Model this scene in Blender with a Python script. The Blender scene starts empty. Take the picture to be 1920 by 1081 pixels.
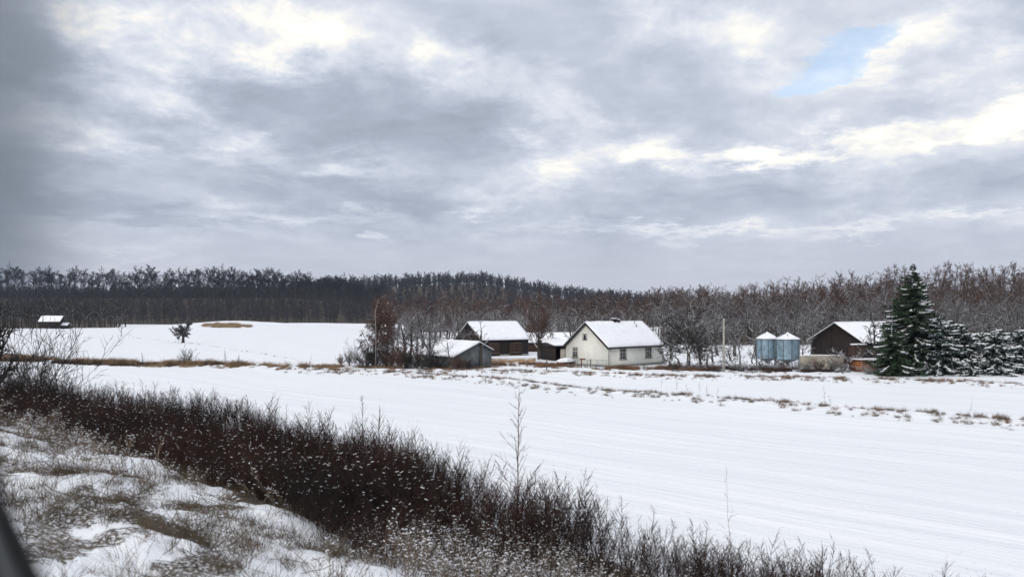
import bpy, math, random
import numpy as np
C = bpy.context.scene.collection
SC = bpy.context.scene
R = math.radians
PI = math.pi
rng = np.random.default_rng(7)
# ------------------------------------------------------------------ camera, light, sky
F = 1500.0; HOR = 590.0; CZ = 6.5          # focal length in photo pixels, horizon row, eye height
cam_d = bpy.data.cameras.new('camera'); cam = bpy.data.objects.new('camera', cam_d); C.objects.link(cam)
cam.location = (0, 0, CZ); cam.rotation_euler = (R(90), 0, 0)
cam_d.sensor_width = 36; cam_d.lens = 36 * F / 1920; cam_d.shift_y = (HOR - 540.5) / 1920
cam_d.clip_end = 6000; cam_d.clip_start = 0.05
cam_d.dof.use_dof = True; cam_d.dof.focus_distance = 95; cam_d.dof.aperture_fstop = 1.0
SC.camera = cam
SC.view_settings.view_transform = 'Standard'; SC.view_settings.look = 'None'
SC.view_settings.exposure = 0.36; SC.view_settings.gamma = 1; SC.view_settings.use_curve_mapping = False
SUN_AZ, SUN_EL = -138.0, 26.0               # degrees right of the view axis, above the horizon
sd = bpy.data.lights.new('sun', 'SUN'); sd.energy = 1.15; sd.angle = R(22); sd.color = (1, .95, .87)
sun = bpy.data.objects.new('sun', sd); C.objects.link(sun)
sun.rotation_euler = (R(90 - SUN_EL), 0, R(-SUN_AZ + 180)); sun.location = (0, -5, 40)

class NG:
    """small helper to write shader node maths"""
    def __init__(s, tree): s.t = tree; s.n = tree.nodes; s.l = tree.links
    def node(s, typ, **kw):
        n = s.n.new(typ)
        for k, v in kw.items(): setattr(n, k, v)
        return n
    def set(s, sock, v):
        if isinstance(v, bpy.types.NodeSocket): s.l.new(v, sock)
        else: sock.default_value = v
    def m(s, op, a, b=0.0, c=0.0):
        n = s.node('ShaderNodeMath', operation=op)
        for i, v in enumerate((a, b, c)): s.set(n.inputs[i], v)
        return n.outputs[0]
    def mix(s, f, a, b):
        n = s.node('ShaderNodeMix', data_type='RGBA'); s.set(n.inputs[0], f); s.set(n.inputs[6], a); s.set(n.inputs[7], b)
        return n.outputs[2]
    def noise(s, vec, scale, detail=4, rough=.5, dist=0.0):
        n = s.node('ShaderNodeTexNoise'); s.set(n.inputs['Vector'], vec); n.inputs['Scale'].default_value = scale
        n.inputs['Detail'].default_value = detail; n.inputs['Roughness'].default_value = rough; n.inputs['Distortion'].default_value = dist
        return n
    def ramp(s, f, stops, interp='LINEAR'):
        n = s.node('ShaderNodeValToRGB'); s.set(n.inputs[0], f); e = n.color_ramp; e.interpolation = interp
        while len(e.elements) < len(stops): e.elements.new(.5)
        for el, (p, c) in zip(e.elements, stops): el.position = p; el.color = (*c, 1) if len(c) == 3 else c
        return n.outputs[0]
    def comb(s, x, y, z=0.0):
        n = s.node('ShaderNodeCombineXYZ')
        for i, v in enumerate((x, y, z)): s.set(n.inputs[i], v)
        return n.outputs[0]
    def mapr(s, v, a, b, c=0.0, d=1.0, smooth=False):
        n = s.node('ShaderNodeMapRange'); n.interpolation_type = 'SMOOTHSTEP' if smooth else 'LINEAR'
        s.set(n.inputs[0], v)
        for i, q in enumerate((a, b, c, d)): n.inputs[i + 1].default_value = q
        return n.outputs[0]

w = bpy.data.worlds.new('World'); SC.world = w; w.use_nodes = True
w.node_tree.nodes.clear(); g = NG(w.node_tree)
tc = g.node('ShaderNodeTexCoord'); sep = g.node('ShaderNodeSeparateXYZ'); g.l.new(tc.outputs['Generated'], sep.inputs[0])
sx, sy, sz = sep.outputs
sky = g.node('ShaderNodeTexSky'); sky.sky_type = 'NISHITA'; sky.sun_disc = False
sky.sun_elevation = R(SUN_EL); sky.sun_rotation = R(SUN_AZ)
zc = g.m('MAXIMUM', sz, 0.0)
den = g.m('ADD', zc, 0.16)
plane = g.comb(g.m('DIVIDE', sx, den), g.m('DIVIDE', sy, den))        # the clouds lie on a flat layer overhead
az = g.m('MULTIPLY', g.m('ARCTAN2', sx, sy), 180 / PI)                # compass angle and height of each bit of sky
el = g.m('MULTIPLY', g.m('ARCSINE', sz), 180 / PI)
wn = g.noise(plane, 1.9, 9, .68)
wsep = g.node('ShaderNodeSeparateXYZ'); g.l.new(wn.outputs['Color'], wsep.inputs[0])
azw = g.m('ADD', az, g.m('MULTIPLY', g.m('SUBTRACT', wsep.outputs[0], .5), 16))
elw = g.m('ADD', el, g.m('MULTIPLY', g.m('SUBTRACT', wsep.outputs[1], .5), 9))
def azel(px, py):
    u = (px - 960) / F; v = (HOR - py) / F
    return math.degrees(math.atan2(u, 1)), math.degrees(math.atan2(v, math.hypot(u, 1)))
def patch(px, py, wx, wy, amt, acc, rot=0.0):
    a, e = azel(px, py); k = 57.3 / F
    dx = g.m('SUBTRACT', azw, a); dy = g.m('SUBTRACT', elw, e)
    if rot:
        c, s_ = math.cos(R(rot)), math.sin(R(rot))
        dx, dy = g.m('ADD', g.m('MULTIPLY', dx, c), g.m('MULTIPLY', dy, s_)), g.m('SUBTRACT', g.m('MULTIPLY', dy, c), g.m('MULTIPLY', dx, s_))
    dx = g.m('DIVIDE', dx, wx * k); dy = g.m('DIVIDE', dy, wy * k)
    r2 = g.m('ADD', g.m('MULTIPLY', dx, dx), g.m('MULTIPLY', dy, dy))
    return g.m('MULTIPLY_ADD', g.m('EXPONENT', g.m('MULTIPLY', r2, -1)), amt, acc)
n1 = g.noise(plane, 0.95, 9, .58, .3).outputs['Fac']
n2 = g.noise(plane, 4.2, 9, .66, .4).outputs['Fac']
angv = g.comb(g.m('MULTIPLY', az, .05), g.m('MULTIPLY', el, .085), 4.0)
nA = g.noise(angv, 1.6, 9, .6, .5).outputs['Fac']
nB = g.noise(angv, 4.6, 8, .62, .3).outputs['Fac']
B = g.m('ADD', g.m('MULTIPLY', g.m('SUBTRACT', n1, .5), .55), g.m('MULTIPLY', g.m('SUBTRACT', n2, .5), .5))
B = g.m('ADD', g.m('ADD', B, g.m('MULTIPLY', g.m('SUBTRACT', nA, .5), .75)), .42)
B = g.m('ADD', B, g.mapr(az, -8, 24, 0, .07, True))
G = 0.0
for p in [(215, 50, 75, 45, .5), (535, 35, 120, 50, .55), (350, 90, 90, 40, .2), (305, 185, 70, 30, .42), (60, 205, 55, 26, .38), (160, 250, 60, 22, .34),
          (520, 110, 50, 30, .25), (830, 115, 90, 30, .5), (1240, 25, 60, 35, .4), (1390, 60, 90, 36, .36), (950, 385, 50, 12, .42), (1010, 320, 90, 30, .42),
          (1150, 290, 90, 30, .38), (1560, 265, 170, 14, .48), (1290, 310, 90, 14, .3), (1420, 290, 70, 10, .2), (1820, 250, 110, 10, .35), (1900, 190, 50, 35, .4), (1690, 95, 80, 30, .5),
          (1080, 200, 80, 22, .3), (430, 252, 36, 12, .4), (670, 320, 60, 14, .36), (600, 415, 110, 8, .28), (480, 395, 40, 10, .2), (1250, 432, 230, 8, .28),
          (1720, 415, 160, 8, .25), (300, 285, 140, 12, .2), (100, 480, 160, 6, .25), (960, 170, 120, 30, .15)]:
    G = patch(p[0], p[1], p[2] * 1.35, p[3] * 1.4, p[4], G, rot=8 if p[0] > 1500 and p[1] < 300 else 0)
B = g.m('ADD', B, g.m('MULTIPLY', g.m('MULTIPLY', G, .80), g.mapr(nB, .3, .7, .3, 1.5)))
for p in [(440, 160, 130, 45, -.22), (620, 150, 110, 50, -.24), (260, 255, 120, 30, -.22), (330, 330, 260, 24, -.16), (90, 110, 70, 70, -.3), (150, 380, 200, 30, -.2),
          (750, 380, 200, 24, -.18), (640, 250, 150, 35, -.22), (900, 240, 120, 30, -.18), (1330, 190, 200, 45, -.12), (330, 425, 260, 12, -.18), (1480, 370, 220, 30, -.12),
          (1010, 100, 90, 50, -.1), (1750, 180, 120, 30, -.12), (1850, 340, 140, 40, -.12), (30, 320, 60, 160, -.22)]:
    B = patch(*p, B)
lowb = g.mapr(el, 0, 9, 1, 0, True)                                     # the layer evens out towards the horizon
B = g.m('ADD', g.m('MULTIPLY', B, g.m('SUBTRACT', 1, g.m('MULTIPLY', lowb, .75))), g.m('MULTIPLY', lowb, .36))
cl = g.ramp(B, [(0.0, (.27, .30, .36)), (.26, (.345, .382, .46)), (.46, (.445, .485, .57)), (.66, (.60, .63, .69)), (.88, (.84, .815, .755)), (1.0, (.99, .945, .84))])
warm = g.mapr(el, 1, 7, 1, 0, True)
cl = g.mix(g.m('MULTIPLY', warm, .5), cl, (.50, .50, .54, 1))
vignette = g.m('MULTIPLY', g.mapr(az, -25.5, -33.5, 0, 1, True), .78)            # lens darkening at the left edge of the view, painted into the sky colour
cl = g.mix(vignette, cl, (.12, .14, .17, 1))
Bb = 0.0
for p in [(1590, 95, 75, 40, 1.2), (1640, 65, 70, 22, .7), (1520, 140, 80, 22, 1.0), (1420, 110, 80, 16, .5), (1750, 50, 60, 12, .3), (1600, 130, 40, 20, .6)]:
    Bb = patch(*p, Bb)
Bb = g.m('MINIMUM', g.m('MULTIPLY', g.m('MAXIMUM', g.m('SUBTRACT', Bb, g.m('MULTIPLY', nB, 1.0)), 0), .95), .5)
top = g.mapr(el, 23, 55, 1.0, 1.5, True)                               # thinner, brighter cloud overhead
cl = g.mix(g.mapr(el, 24, 48, 0, .8, True), cl, (.655, .66, .67, 1))                     # plain pale overcast overhead
cl10 = g.node('ShaderNodeVectorMath', operation='SCALE'); g.l.new(cl, cl10.inputs[0]); g.set(cl10.inputs['Scale'], g.m('MULTIPLY', top, 10.0))
skyb = g.node('ShaderNodeVectorMath', operation='SCALE'); g.l.new(sky.outputs[0], skyb.inputs[0]); skyb.inputs['Scale'].default_value = 1.5
fin = g.mix(Bb, cl10.outputs[0], skyb.outputs[0])
bg = g.node('ShaderNodeBackground'); g.l.new(fin, bg.inputs[0]); bg.inputs[1].default_value = 0.1
wo = g.node('ShaderNodeOutputWorld'); g.l.new(bg.outputs[0], wo.inputs[0])

# ------------------------------------------------------------------ terrain
def S(t): t = np.clip(t, 0, 1); return t * t * (3 - 2 * t)
_lat = np.random.default_rng(3).random((256, 256))
def vnoise(x, y):
    x = np.asarray(x, float); y = np.asarray(y, float)
    xi = np.floor(x).astype(int); yi = np.floor(y).astype(int); fx = S(x - xi); fy = S(y - yi)
    a = _lat[xi % 256, yi % 256]; b = _lat[(xi + 1) % 256, yi % 256]; c = _lat[xi % 256, (yi + 1) % 256]; d = _lat[(xi + 1) % 256, (yi + 1) % 256]
    return (a * (1 - fx) + b * fx) * (1 - fy) + (c * (1 - fx) + d * fx) * fy
def fbm(x, y, o=4):
    t = 0; a = 1; n = 0
    for i in range(o): t = t + a * vnoise(x * 2 ** i + 17 * i, y * 2 ** i + 31 * i); n += a; a *= .5
    return t / n
def gp(px, py, z=0.0):                       # point of the plane at height z seen at a photo pixel
    Y = F * (CZ - z) / (py - HOR); return ((px - 960) / F * Y, Y)
def sdist(px, py, line):                     # signed distance to a polyline, positive on its field side
    px = np.asarray(px, float); py = np.asarray(py, float)
    best = np.full(px.shape, 1e9); sg = np.ones(px.shape)
    for (ax, ay), (bx, by) in zip(line[:-1], line[1:]):
        vx, vy = bx - ax, by - ay; L2 = vx * vx + vy * vy
        t = np.clip(((px - ax) * vx + (py - ay) * vy) / L2, 0, 1)
        dx = px - ax - t * vx; dy = py - ay - t * vy; d = np.hypot(dx, dy)
        cr = vx * (py - ay) - vy * (px - ax)
        u = d < best - 1e-6; best = np.where(u, d, best); sg = np.where(u, np.sign(cr), sg)
    return best * sg
INNER = [(-180, 150), (-60, 66), (-24, 36.5), (-19.3, 34), (-11.4, 26), (-6.2, 20.3), (-3.6, 16.7), (-2, 14.8), (1, 11.5), (5, 7), (20, -10), (60, -50)]
OUTER = [(-180, 165), (-100, 96), (-60, 74), (-42, 63), (-31.7, 58.7), (-22.8, 52), (-13.3, 43.5), (-8.6, 36.5), (-4.5, 32), (-1.6, 27), (-.1, 24.3), (2.1, 22.4), (3.8, 20.1), (4.9, 19.2), (6.7, 18), (8.5, 16.4), (9.3, 13.6), (11.8, 8.8), (24, -8), (70, -50)]
STRIP_NEAR = [gp(*p) for p in [(540, 694), (760, 701), (960, 717), (1130, 736), (1300, 747), (1500, 763), (1700, 779), (1960, 800)]]
STRIP_FAR = [gp(*p) for p in [(700, 693), (900, 698), (1100, 703), (1300, 709), (1500, 712), (1700, 716), (1900, 724)]]
STRIP_LEFT = [gp(*p) for p in [(-40, 673), (150, 679), (300, 684), (450, 690), (620, 695)]]
_bm = [-40, -8, -4, -1.5, 0, 1.2, 2.6, 4.5, 7, 400]; _bz = [3.6, 3.2, 2.6, 1.9, 1.55, 1.0, .35, 0, 0, 0]
def ground(x, y, fine=True):
    x = np.asarray(x, float); y = np.asarray(y, float)
    m = sdist(x, y, INNER)
    z = np.interp(m, _bm, _bz)
    far = S((np.hypot(x, y) - 55) / 60)
    z = z * (1 - 0 * far)
    if fine:
        near = np.exp(-np.maximum(m, 0) / 6)
        z = z + near * ((fbm(x * .5, y * .5) - .5) * .6 + (fbm(x * 2.3, y * 2.3, 3) - .5) * .22) * S((np.hypot(x, y) - 1) / 6)
        z = z + (fbm(x * .06 + 9, y * .06) - .5) * .5 * S((m - 8) / 20)
        for L in (STRIP_NEAR, STRIP_FAR, STRIP_LEFT):
            d = sdist(x, y, L)
            z = z + .28 * np.exp(-(d / 1.1) ** 2) * (.35 + 1.2 * fbm(x * 1.3, y * 1.3, 3)) 
    hl = 20 * S((y - 548) / 100) * (1 - S((x + 190) / 190))
    hf = 38 * S((y - 660) / 240) * np.interp(x, [-600, -430, -320, -216, -36, 54, 162, 500], [.35, .42, .6, .90, 1.1, .66, .44, .3])
    z = z + np.maximum(hl, hf)
    z = z + 15.5 * S((y - 195) / 110) * S((x - 25) / 135) * (1 - S((y - 330) / 150))
    kx, ky = (435 - 960) / F * 385, 385
    z = z + 3.2 * np.exp(-((x - kx) / 32) ** 2 - ((y - ky) / 40) ** 2)
    z = z + 1.6 * np.exp(-((x + 120) / 60) ** 2 - ((y - 470) / 70) ** 2)
    return z
def gz(x, y): return float(ground(np.array([x]), np.array([y]))[0])

# ------------------------------------------------------------------ materials
def mat(name, col, rough=.8, snow=None, var=.25, vscale=3.0, metal=0, bump=0.0, spec=.3, two=None, wave=None):
    """procedural surface: base colour with noise variation; snow=(lo, hi, patchiness) lays snow on faces that look up"""
    m = bpy.data.materials.new(name); m.use_nodes = True; m.node_tree.nodes.clear(); g = NG(m.node_tree)
    o = g.node('ShaderNodeOutputMaterial'); b = g.node('ShaderNodeBsdfPrincipled'); g.l.new(b.outputs[0], o.inputs[0])
    t = g.node('ShaderNodeTexCoord'); geo = g.node('ShaderNodeNewGeometry'); pos = geo.outputs['Position'] if wave is None else t.outputs['Object']
    nz = g.noise(pos, vscale, 5, .6).outputs['Fac']
    c2 = two if two else tuple(min(1, c * (1 + 2 * var)) for c in col)
    c1 = tuple(c * (1 - var) for c in col)
    c = g.mix(g.mapr(nz, .3, .7), (*c1, 1), (*c2, 1))
    if wave:                                              # plank joints across one axis
        sp = g.node('ShaderNodeSeparateXYZ'); g.l.new(t.outputs['Object'], sp.inputs[0])
        q = g.m('ADD', g.m('MULTIPLY', sp.outputs[0], wave), g.m('MULTIPLY', sp.outputs[1], wave))
        fr = g.m('FRACT', q); pl = g.noise(g.comb(g.m('FLOOR', q), 3.0), 1.7, 0).outputs['Fac']
        c = g.mix(g.mapr(pl, .3, .7, 0, .6), c, tuple(k * .45 for k in col) + (1,))
        c = g.mix(g.m('LESS_THAN', fr, .09), c, (.008, .007, .006, 1))
    if snow:
        sp = g.node('ShaderNodeSeparateXYZ'); g.l.new(geo.outputs['Normal'], sp.inputs[0])
        n3 = g.noise(geo.outputs['Position'], snow[3] if len(snow) > 3 else 1.4, 3, .6).outputs['Fac']
        f = g.m('ADD', sp.outputs[2], g.m('MULTIPLY', g.m('SUBTRACT', n3, .5), snow[2]))
        c = g.mix(g.mapr(f, snow[0], snow[1]), c, (.80, .83, .88, 1))
    g.l.new(c, b.inputs['Base Color']); b.inputs['Roughness'].default_value = rough; b.inputs['Metallic'].default_value = metal
    b.inputs['Specular IOR Level'].default_value = spec
    if bump:
        bp = g.node('ShaderNodeBump'); bp.inputs['Distance'].default_value = bump; g.l.new(nz, bp.inputs['Height']); g.l.new(bp.outputs[0], b.inputs['Normal'])
    return m
M = dict(
    bark=mat('bark', (.052, .043, .037), .9, snow=(.28, .6, .5)),
    bark_rime=mat('bark_rime', (.062, .055, .051), .9, snow=(.22, .65, .8)),
    twig=mat('twig', (.085, .064, .055), .9, snow=(.45, .9, .8)),
    twig_rime=mat('twig_rime', (.095, .085, .083), .9, snow=(.32, .9, .9)),
    twig_brown=mat('twig_brown', (.10, .056, .042), .9, snow=(.7, 1.0, .5)),
    twig_dark=mat('twig_dark', (.032, .028, .026), .9, snow=(.75, 1.1, .6)),
    twig_far=mat('twig_far', (.045, .042, .045), .9, snow=(.7, 1.5, .8)),
    birch=mat('birch_bark', (.42, .40, .37), .8, two=(.12, .1, .09), vscale=2.2),
    needle=mat('needle', (.022, .040, .019), .7, snow=(.93, 1.15, .8, 2.2), var=.4),
    needle_dark=mat('needle_dark', (.014, .03, .024), .7, snow=(.75, 1.0, .9, 2.2), var=.4),
    snow=None,
    weed=mat('dry_weed', (.050, .033, .024), .9, var=.4, vscale=.8),
    weed_dark=mat('dark_weed', (.013, .010, .009), .9, two=(.048, .020, .0135), vscale=.22),
    tan=mat('dry_grass', (.22, .15, .088), .9, var=.35, vscale=.7),
    tan_dull=mat('dull_grass', (.13, .10, .075), .9, var=.35, vscale=.7),
    grass_dark=mat('brown_grass', (.065, .050, .034), .9, var=.4, two=(.17, .13, .085), vscale=1.5),
    reed=mat('reed', (.34, .25, .155), .9, var=.25, vscale=.5),
    rust=mat('rust_grass', (.16, .092, .056), .9, var=.35, vscale=.7),
    plaster=mat('plaster', (.76, .755, .69), .9, var=.05, vscale=1.3, bump=.003),
    plinth=mat('plinth', (.20, .20, .19), .9, var=.2, vscale=2, bump=.01),
    planks=mat('dark_planks', (.026, .018, .016), .85, var=.3, wave=4.5),
    planks_brown=mat('brown_planks', (.055, .032, .024), .85, var=.3, wave=4.0),
    concrete=mat('grey_render', (.10, .11, .115), .9, two=(.17, .18, .19), vscale=.9, bump=.01),
    beige=mat('beige_render', (.33, .30, .25), .9, var=.15, vscale=1.1, bump=.01),
    orange=mat('orange_boards', (.36, .125, .045), .7, var=.15, wave=5.0),
    galv=mat('galvanised_steel', (.25, .35, .42), .42, var=.25, vscale=1.5, metal=.45, spec=.5),
    galv_dark=mat('weathered_steel', (.13, .17, .20), .5, var=.2, metal=.4),
    pole=mat('pole_concrete', (.32, .31, .275), .9, var=.15, vscale=2),
    dark=mat('dark_metal', (.02, .02, .022), .6),
    wood=mat('old_wood', (.085, .062, .048), .9, snow=(.6, .8, .3)),
    fence=mat('fence_wood', (.30, .20, .12), .9, snow=(.5, .8, .4)),
    red=mat('rusty_post', (.14, .04, .03), .8),
    frame_w=mat('window_frame_paint', (.50, .49, .46), .6),
    trim=mat('window_trim', (.33, .32, .28), .8),
    glass=mat('window_glass', (.012, .015, .02), .12, spec=.6),
    rubber=mat('window_rubber', (.006, .006, .007), .8, spec=.1),
    alu=mat('window_aluminium', (.045, .05, .055), .5, metal=.3),
)
def snow_mat():
    m = bpy.data.materials.new('snow'); m.use_nodes = True; m.node_tree.nodes.clear(); g = NG(m.node_tree)
    o = g.node('ShaderNodeOutputMaterial'); b = g.node('ShaderNodeBsdfPrincipled'); g.l.new(b.outputs[0], o.inputs[0])
    geo = g.node('ShaderNodeNewGeometry'); at = g.node('ShaderNodeAttribute', attribute_name='litter')
    sp = g.node('ShaderNodeSeparateXYZ'); g.l.new(geo.outputs['Position'], sp.inputs[0])
    # wind and plough rows along the field
    a = R(47.3); u = g.m('ADD', g.m('MULTIPLY', sp.outputs[0], -math.sin(a)), g.m('MULTIPLY', sp.outputs[1], math.cos(a)))
    v = g.m('ADD', g.m('MULTIPLY', sp.outputs[0], math.cos(a)), g.m('MULTIPLY', sp.outputs[1], math.sin(a)))
    rows = g.noise(g.comb(g.m('MULTIPLY', u, .035), v), .9, 5, .6).outputs['Fac']
    fine = g.noise(geo.outputs['Position'], 2.5, 6, .6).outputs['Fac']
    crumbs = g.noise(geo.outputs['Position'], 14.0, 6, .78).outputs['Fac']
    base = g.mix(g.mapr(rows, .3, .7), (.74, .765, .81, 1), (.86, .87, .90, 1))
    lf = g.m('ADD', at.outputs['Fac'], g.m('MULTIPLY', g.m('SUBTRACT', crumbs, .5), 1.5))
    lit = g.mix(fine, (.035, .025, .018, 1), (.10, .075, .05, 1))
    c = g.mix(g.mapr(lf, .45, .6), base, lit)
    g.l.new(c, b.inputs['Base Color']); b.inputs['Roughness'].default_value = .65; b.inputs['Specular IOR Level'].default_value = .25
    h = g.m('ADD', g.m('MULTIPLY', rows, 1.0), g.m('MULTIPLY', fine, .25))
    bp = g.node('ShaderNodeBump'); bp.inputs['Distance'].default_value = .27; bp.inputs['Strength'].default_value = 1.0
    g.l.new(h, bp.inputs['Height']); g.l.new(bp.outputs[0], b.inputs['Normal'])
    return m
M['ground'] = snow_mat()
M['snow'] = mat('snow_cover', (.84, .85, .89), .65, var=.04, vscale=1.5, bump=.03)

# ------------------------------------------------------------------ mesh helpers
class MB:
    def __init__(s): s.v = []; s.q = []; s.t = []; s.qm = []; s.tm = []; s.n = 0
    def add(s, v, q=None, t=None, mi=0):
        v = np.asarray(v, float).reshape(-1, 3); s.v.append(v)
        if q is not None and len(q): q = np.asarray(q, int).reshape(-1, 4); s.q.append(q + s.n); s.qm.append(np.full(len(q), mi) if np.isscalar(mi) else mi)
        if t is not None and len(t): t = np.asarray(t, int).reshape(-1, 3); s.t.append(t + s.n); s.tm.append(np.full(len(t), mi))
        s.n += len(v)
    def box(s, x0, x1, y0, y1, z0, z1, mi=0):
        v = [(x, y, z) for z in (z0, z1) for y in (y0, y1) for x in (x0, x1)]
        s.add(v, [(0, 2, 3, 1), (4, 5, 7, 6), (0, 1, 5, 4), (2, 6, 7, 3), (0, 4, 6, 2), (1, 3, 7, 5)], mi=mi)
    def tube(s, pts, rad, k=8, mi=0, cap=True):
        pts = np.asarray(pts, float); rad = np.broadcast_to(rad, (len(pts),)); a = np.arange(k) / k * 2 * PI
        vs = []
        for i, p in enumerate(pts):
            d = pts[min(i + 1, len(pts) - 1)] - pts[max(i - 1, 0)]; d = d / (np.linalg.norm(d) + 1e-9)
            ref = np.array([0, 0, 1.]) if abs(d[2]) < .9 else np.array([1., 0, 0])
            u = np.cross(d, ref); u /= np.linalg.norm(u); w_ = np.cross(d, u)
            vs.append(p + rad[i] * (np.cos(a)[:, None] * u + np.sin(a)[:, None] * w_))
        q = [(i * k + j, i * k + (j + 1) % k, (i + 1) * k + (j + 1) % k, (i + 1) * k + j) for i in range(len(pts) - 1) for j in range(k)]
        v = np.concatenate(vs); t = []
        if cap:
            n = len(v); v = np.vstack([v, pts[0], pts[-1]]); e = (len(pts) - 1) * k
            t = [(n, (j + 1) % k, j) for j in range(k)] + [(n + 1, e + j, e + (j + 1) % k) for j in range(k)]
        s.add(v, q, t, mi)
    def segs(s, sg, k=3, mi=0):
        """sg: rows of p0 p1 r0 r1; one little prism each"""
        if not len(sg): return
        sg = np.asarray(sg, float); p0 = sg[:, 0:3]; p1 = sg[:, 3:6]; r0 = sg[:, 6]; r1 = sg[:, 7]
        d = p1 - p0; d /= (np.linalg.norm(d, axis=1, keepdims=True) + 1e-9)
        ref = np.where(np.abs(d[:, 2:3]) < .95, np.array([[0, 0, 1.]]), np.array([[1., 0, 0]]))
        u = np.cross(d, ref); u /= (np.linalg.norm(u, axis=1, keepdims=True) + 1e-9); w_ = np.cross(u, d)
        N = len(sg); V = np.zeros((N, 2 * k, 3))
        for j in range(k):
            a = 2 * PI * j / k + PI / 2 + PI / k if k == 3 else 2 * PI * j / k
            o = math.cos(a) * u + math.sin(a) * w_
            V[:, j] = p0 + o * r0[:, None]; V[:, k + j] = p1 + o * r1[:, None]
        b = (np.arange(N) * 2 * k)[:, None]
        q = np.concatenate([b + np.array([[j, (j + 1) % k, k + (j + 1) % k, k + j]]) for j in range(k)])
        s.add(V.reshape(-1, 3), q, mi=mi)
    def arrays(s):
        v = np.concatenate(s.v) if s.v else np.zeros((0, 3))
        q = np.concatenate(s.q) if s.q else np.zeros((0, 4), int); t = np.concatenate(s.t) if s.t else np.zeros((0, 3), int)
        qm = np.concatenate(s.qm) if s.q else np.zeros(0, int); tm = np.concatenate(s.tm) if s.t else np.zeros(0, int)
        return v, q, t, qm, tm
    def build(s, name, mats, parent=None, smooth=False):
        v, q, t, qm, tm = s.arrays()
        me = bpy.data.meshes.new(name); me.vertices.add(len(v)); me.vertices.foreach_set('co', v.astype(np.float32).ravel())
        me.loops.add(len(q) * 4 + len(t) * 3); me.loops.foreach_set('vertex_index', np.concatenate([q.ravel(), t.ravel()]).astype(np.int32))
        me.polygons.add(len(q) + len(t))
        ls = np.concatenate([np.arange(len(q)) * 4, len(q) * 4 + np.arange(len(t)) * 3]).astype(np.int32)
        me.polygons.foreach_set('loop_start', ls)
        me.polygons.foreach_set('material_index', np.concatenate([qm, tm]).astype(np.int32))
        for m_ in (mats if isinstance(mats, (list, tuple)) else [mats]): me.materials.append(m_)
        if smooth: me.polygons.foreach_set('use_smooth', np.ones(len(q) + len(t), bool))
        me.update(calc_edges=True)
        o = bpy.data.objects.new(name, me); C.objects.link(o)
        if parent: o.parent = parent
        return o
def tag(o, label=None, cat=None, group=None, kind=None):
    if label: o['label'] = label
    if cat: o['category'] = cat
    if group: o['group'] = group
    if kind: o['kind'] = kind
    return o
def empty(name, x, y, z, rz=0, label=None, cat=None, group=None):
    o = bpy.data.objects.new(name, None); C.objects.link(o); o.location = (x, y, z); o.rotation_euler = (0, 0, rz); o.empty_display_size = .3
    return tag(o, label, cat, group)
def copy_tree(o, parent=None):
    c = o.copy(); C.objects.link(c)
    if parent: c.parent = parent
    for ch in [k for k in o.children]: copy_tree(ch, c)
    return c
def scatter(protos, xs, ys, zs, sc, mb, lean=0.0, seed=0, which=None):
    """merge many transformed copies of proto arrays into one mesh builder"""
    r = np.random.default_rng(seed); n = len(xs); w_ = r.integers(0, len(protos), n) if which is None else which
    rz = r.random(n) * 2 * PI; lx = (r.random(n) - .5) * 2 * lean; ly = (r.random(n) - .5) * 2 * lean
    sc = np.asarray(sc, float); sc = sc if sc.ndim == 2 else np.stack([sc, sc], 1)
    for k, (v, q, t, qm, tm) in enumerate(protos):
        I = np.where(w_ == k)[0]
        if not len(I): continue
        c = np.cos(rz[I])[:, None]; s_ = np.sin(rz[I])[:, None]; h = sc[I, 0][:, None]; hz = sc[I, 1][:, None]
        X = (v[None, :, 0] * c - v[None, :, 1] * s_) * h; Y = (v[None, :, 0] * s_ + v[None, :, 1] * c) * h; Z = v[None, :, 2] * hz
        X = X + Z * lx[I][:, None]; Y = Y + Z * ly[I][:, None]
        V = np.stack([X + xs[I][:, None], Y + ys[I][:, None], Z + zs[I][:, None]], 2).reshape(-1, 3)
        off = (np.arange(len(I)) * len(v))[:, None, None]
        if len(q): mb.q.append((q[None] + off).reshape(-1, 4) + mb.n); mb.qm.append(np.tile(qm, len(I)))
        if len(t): mb.t.append((t[None] + off).reshape(-1, 3) + mb.n); mb.tm.append(np.tile(tm, len(I)))
        mb.v.append(V); mb.n += len(V)

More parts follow.
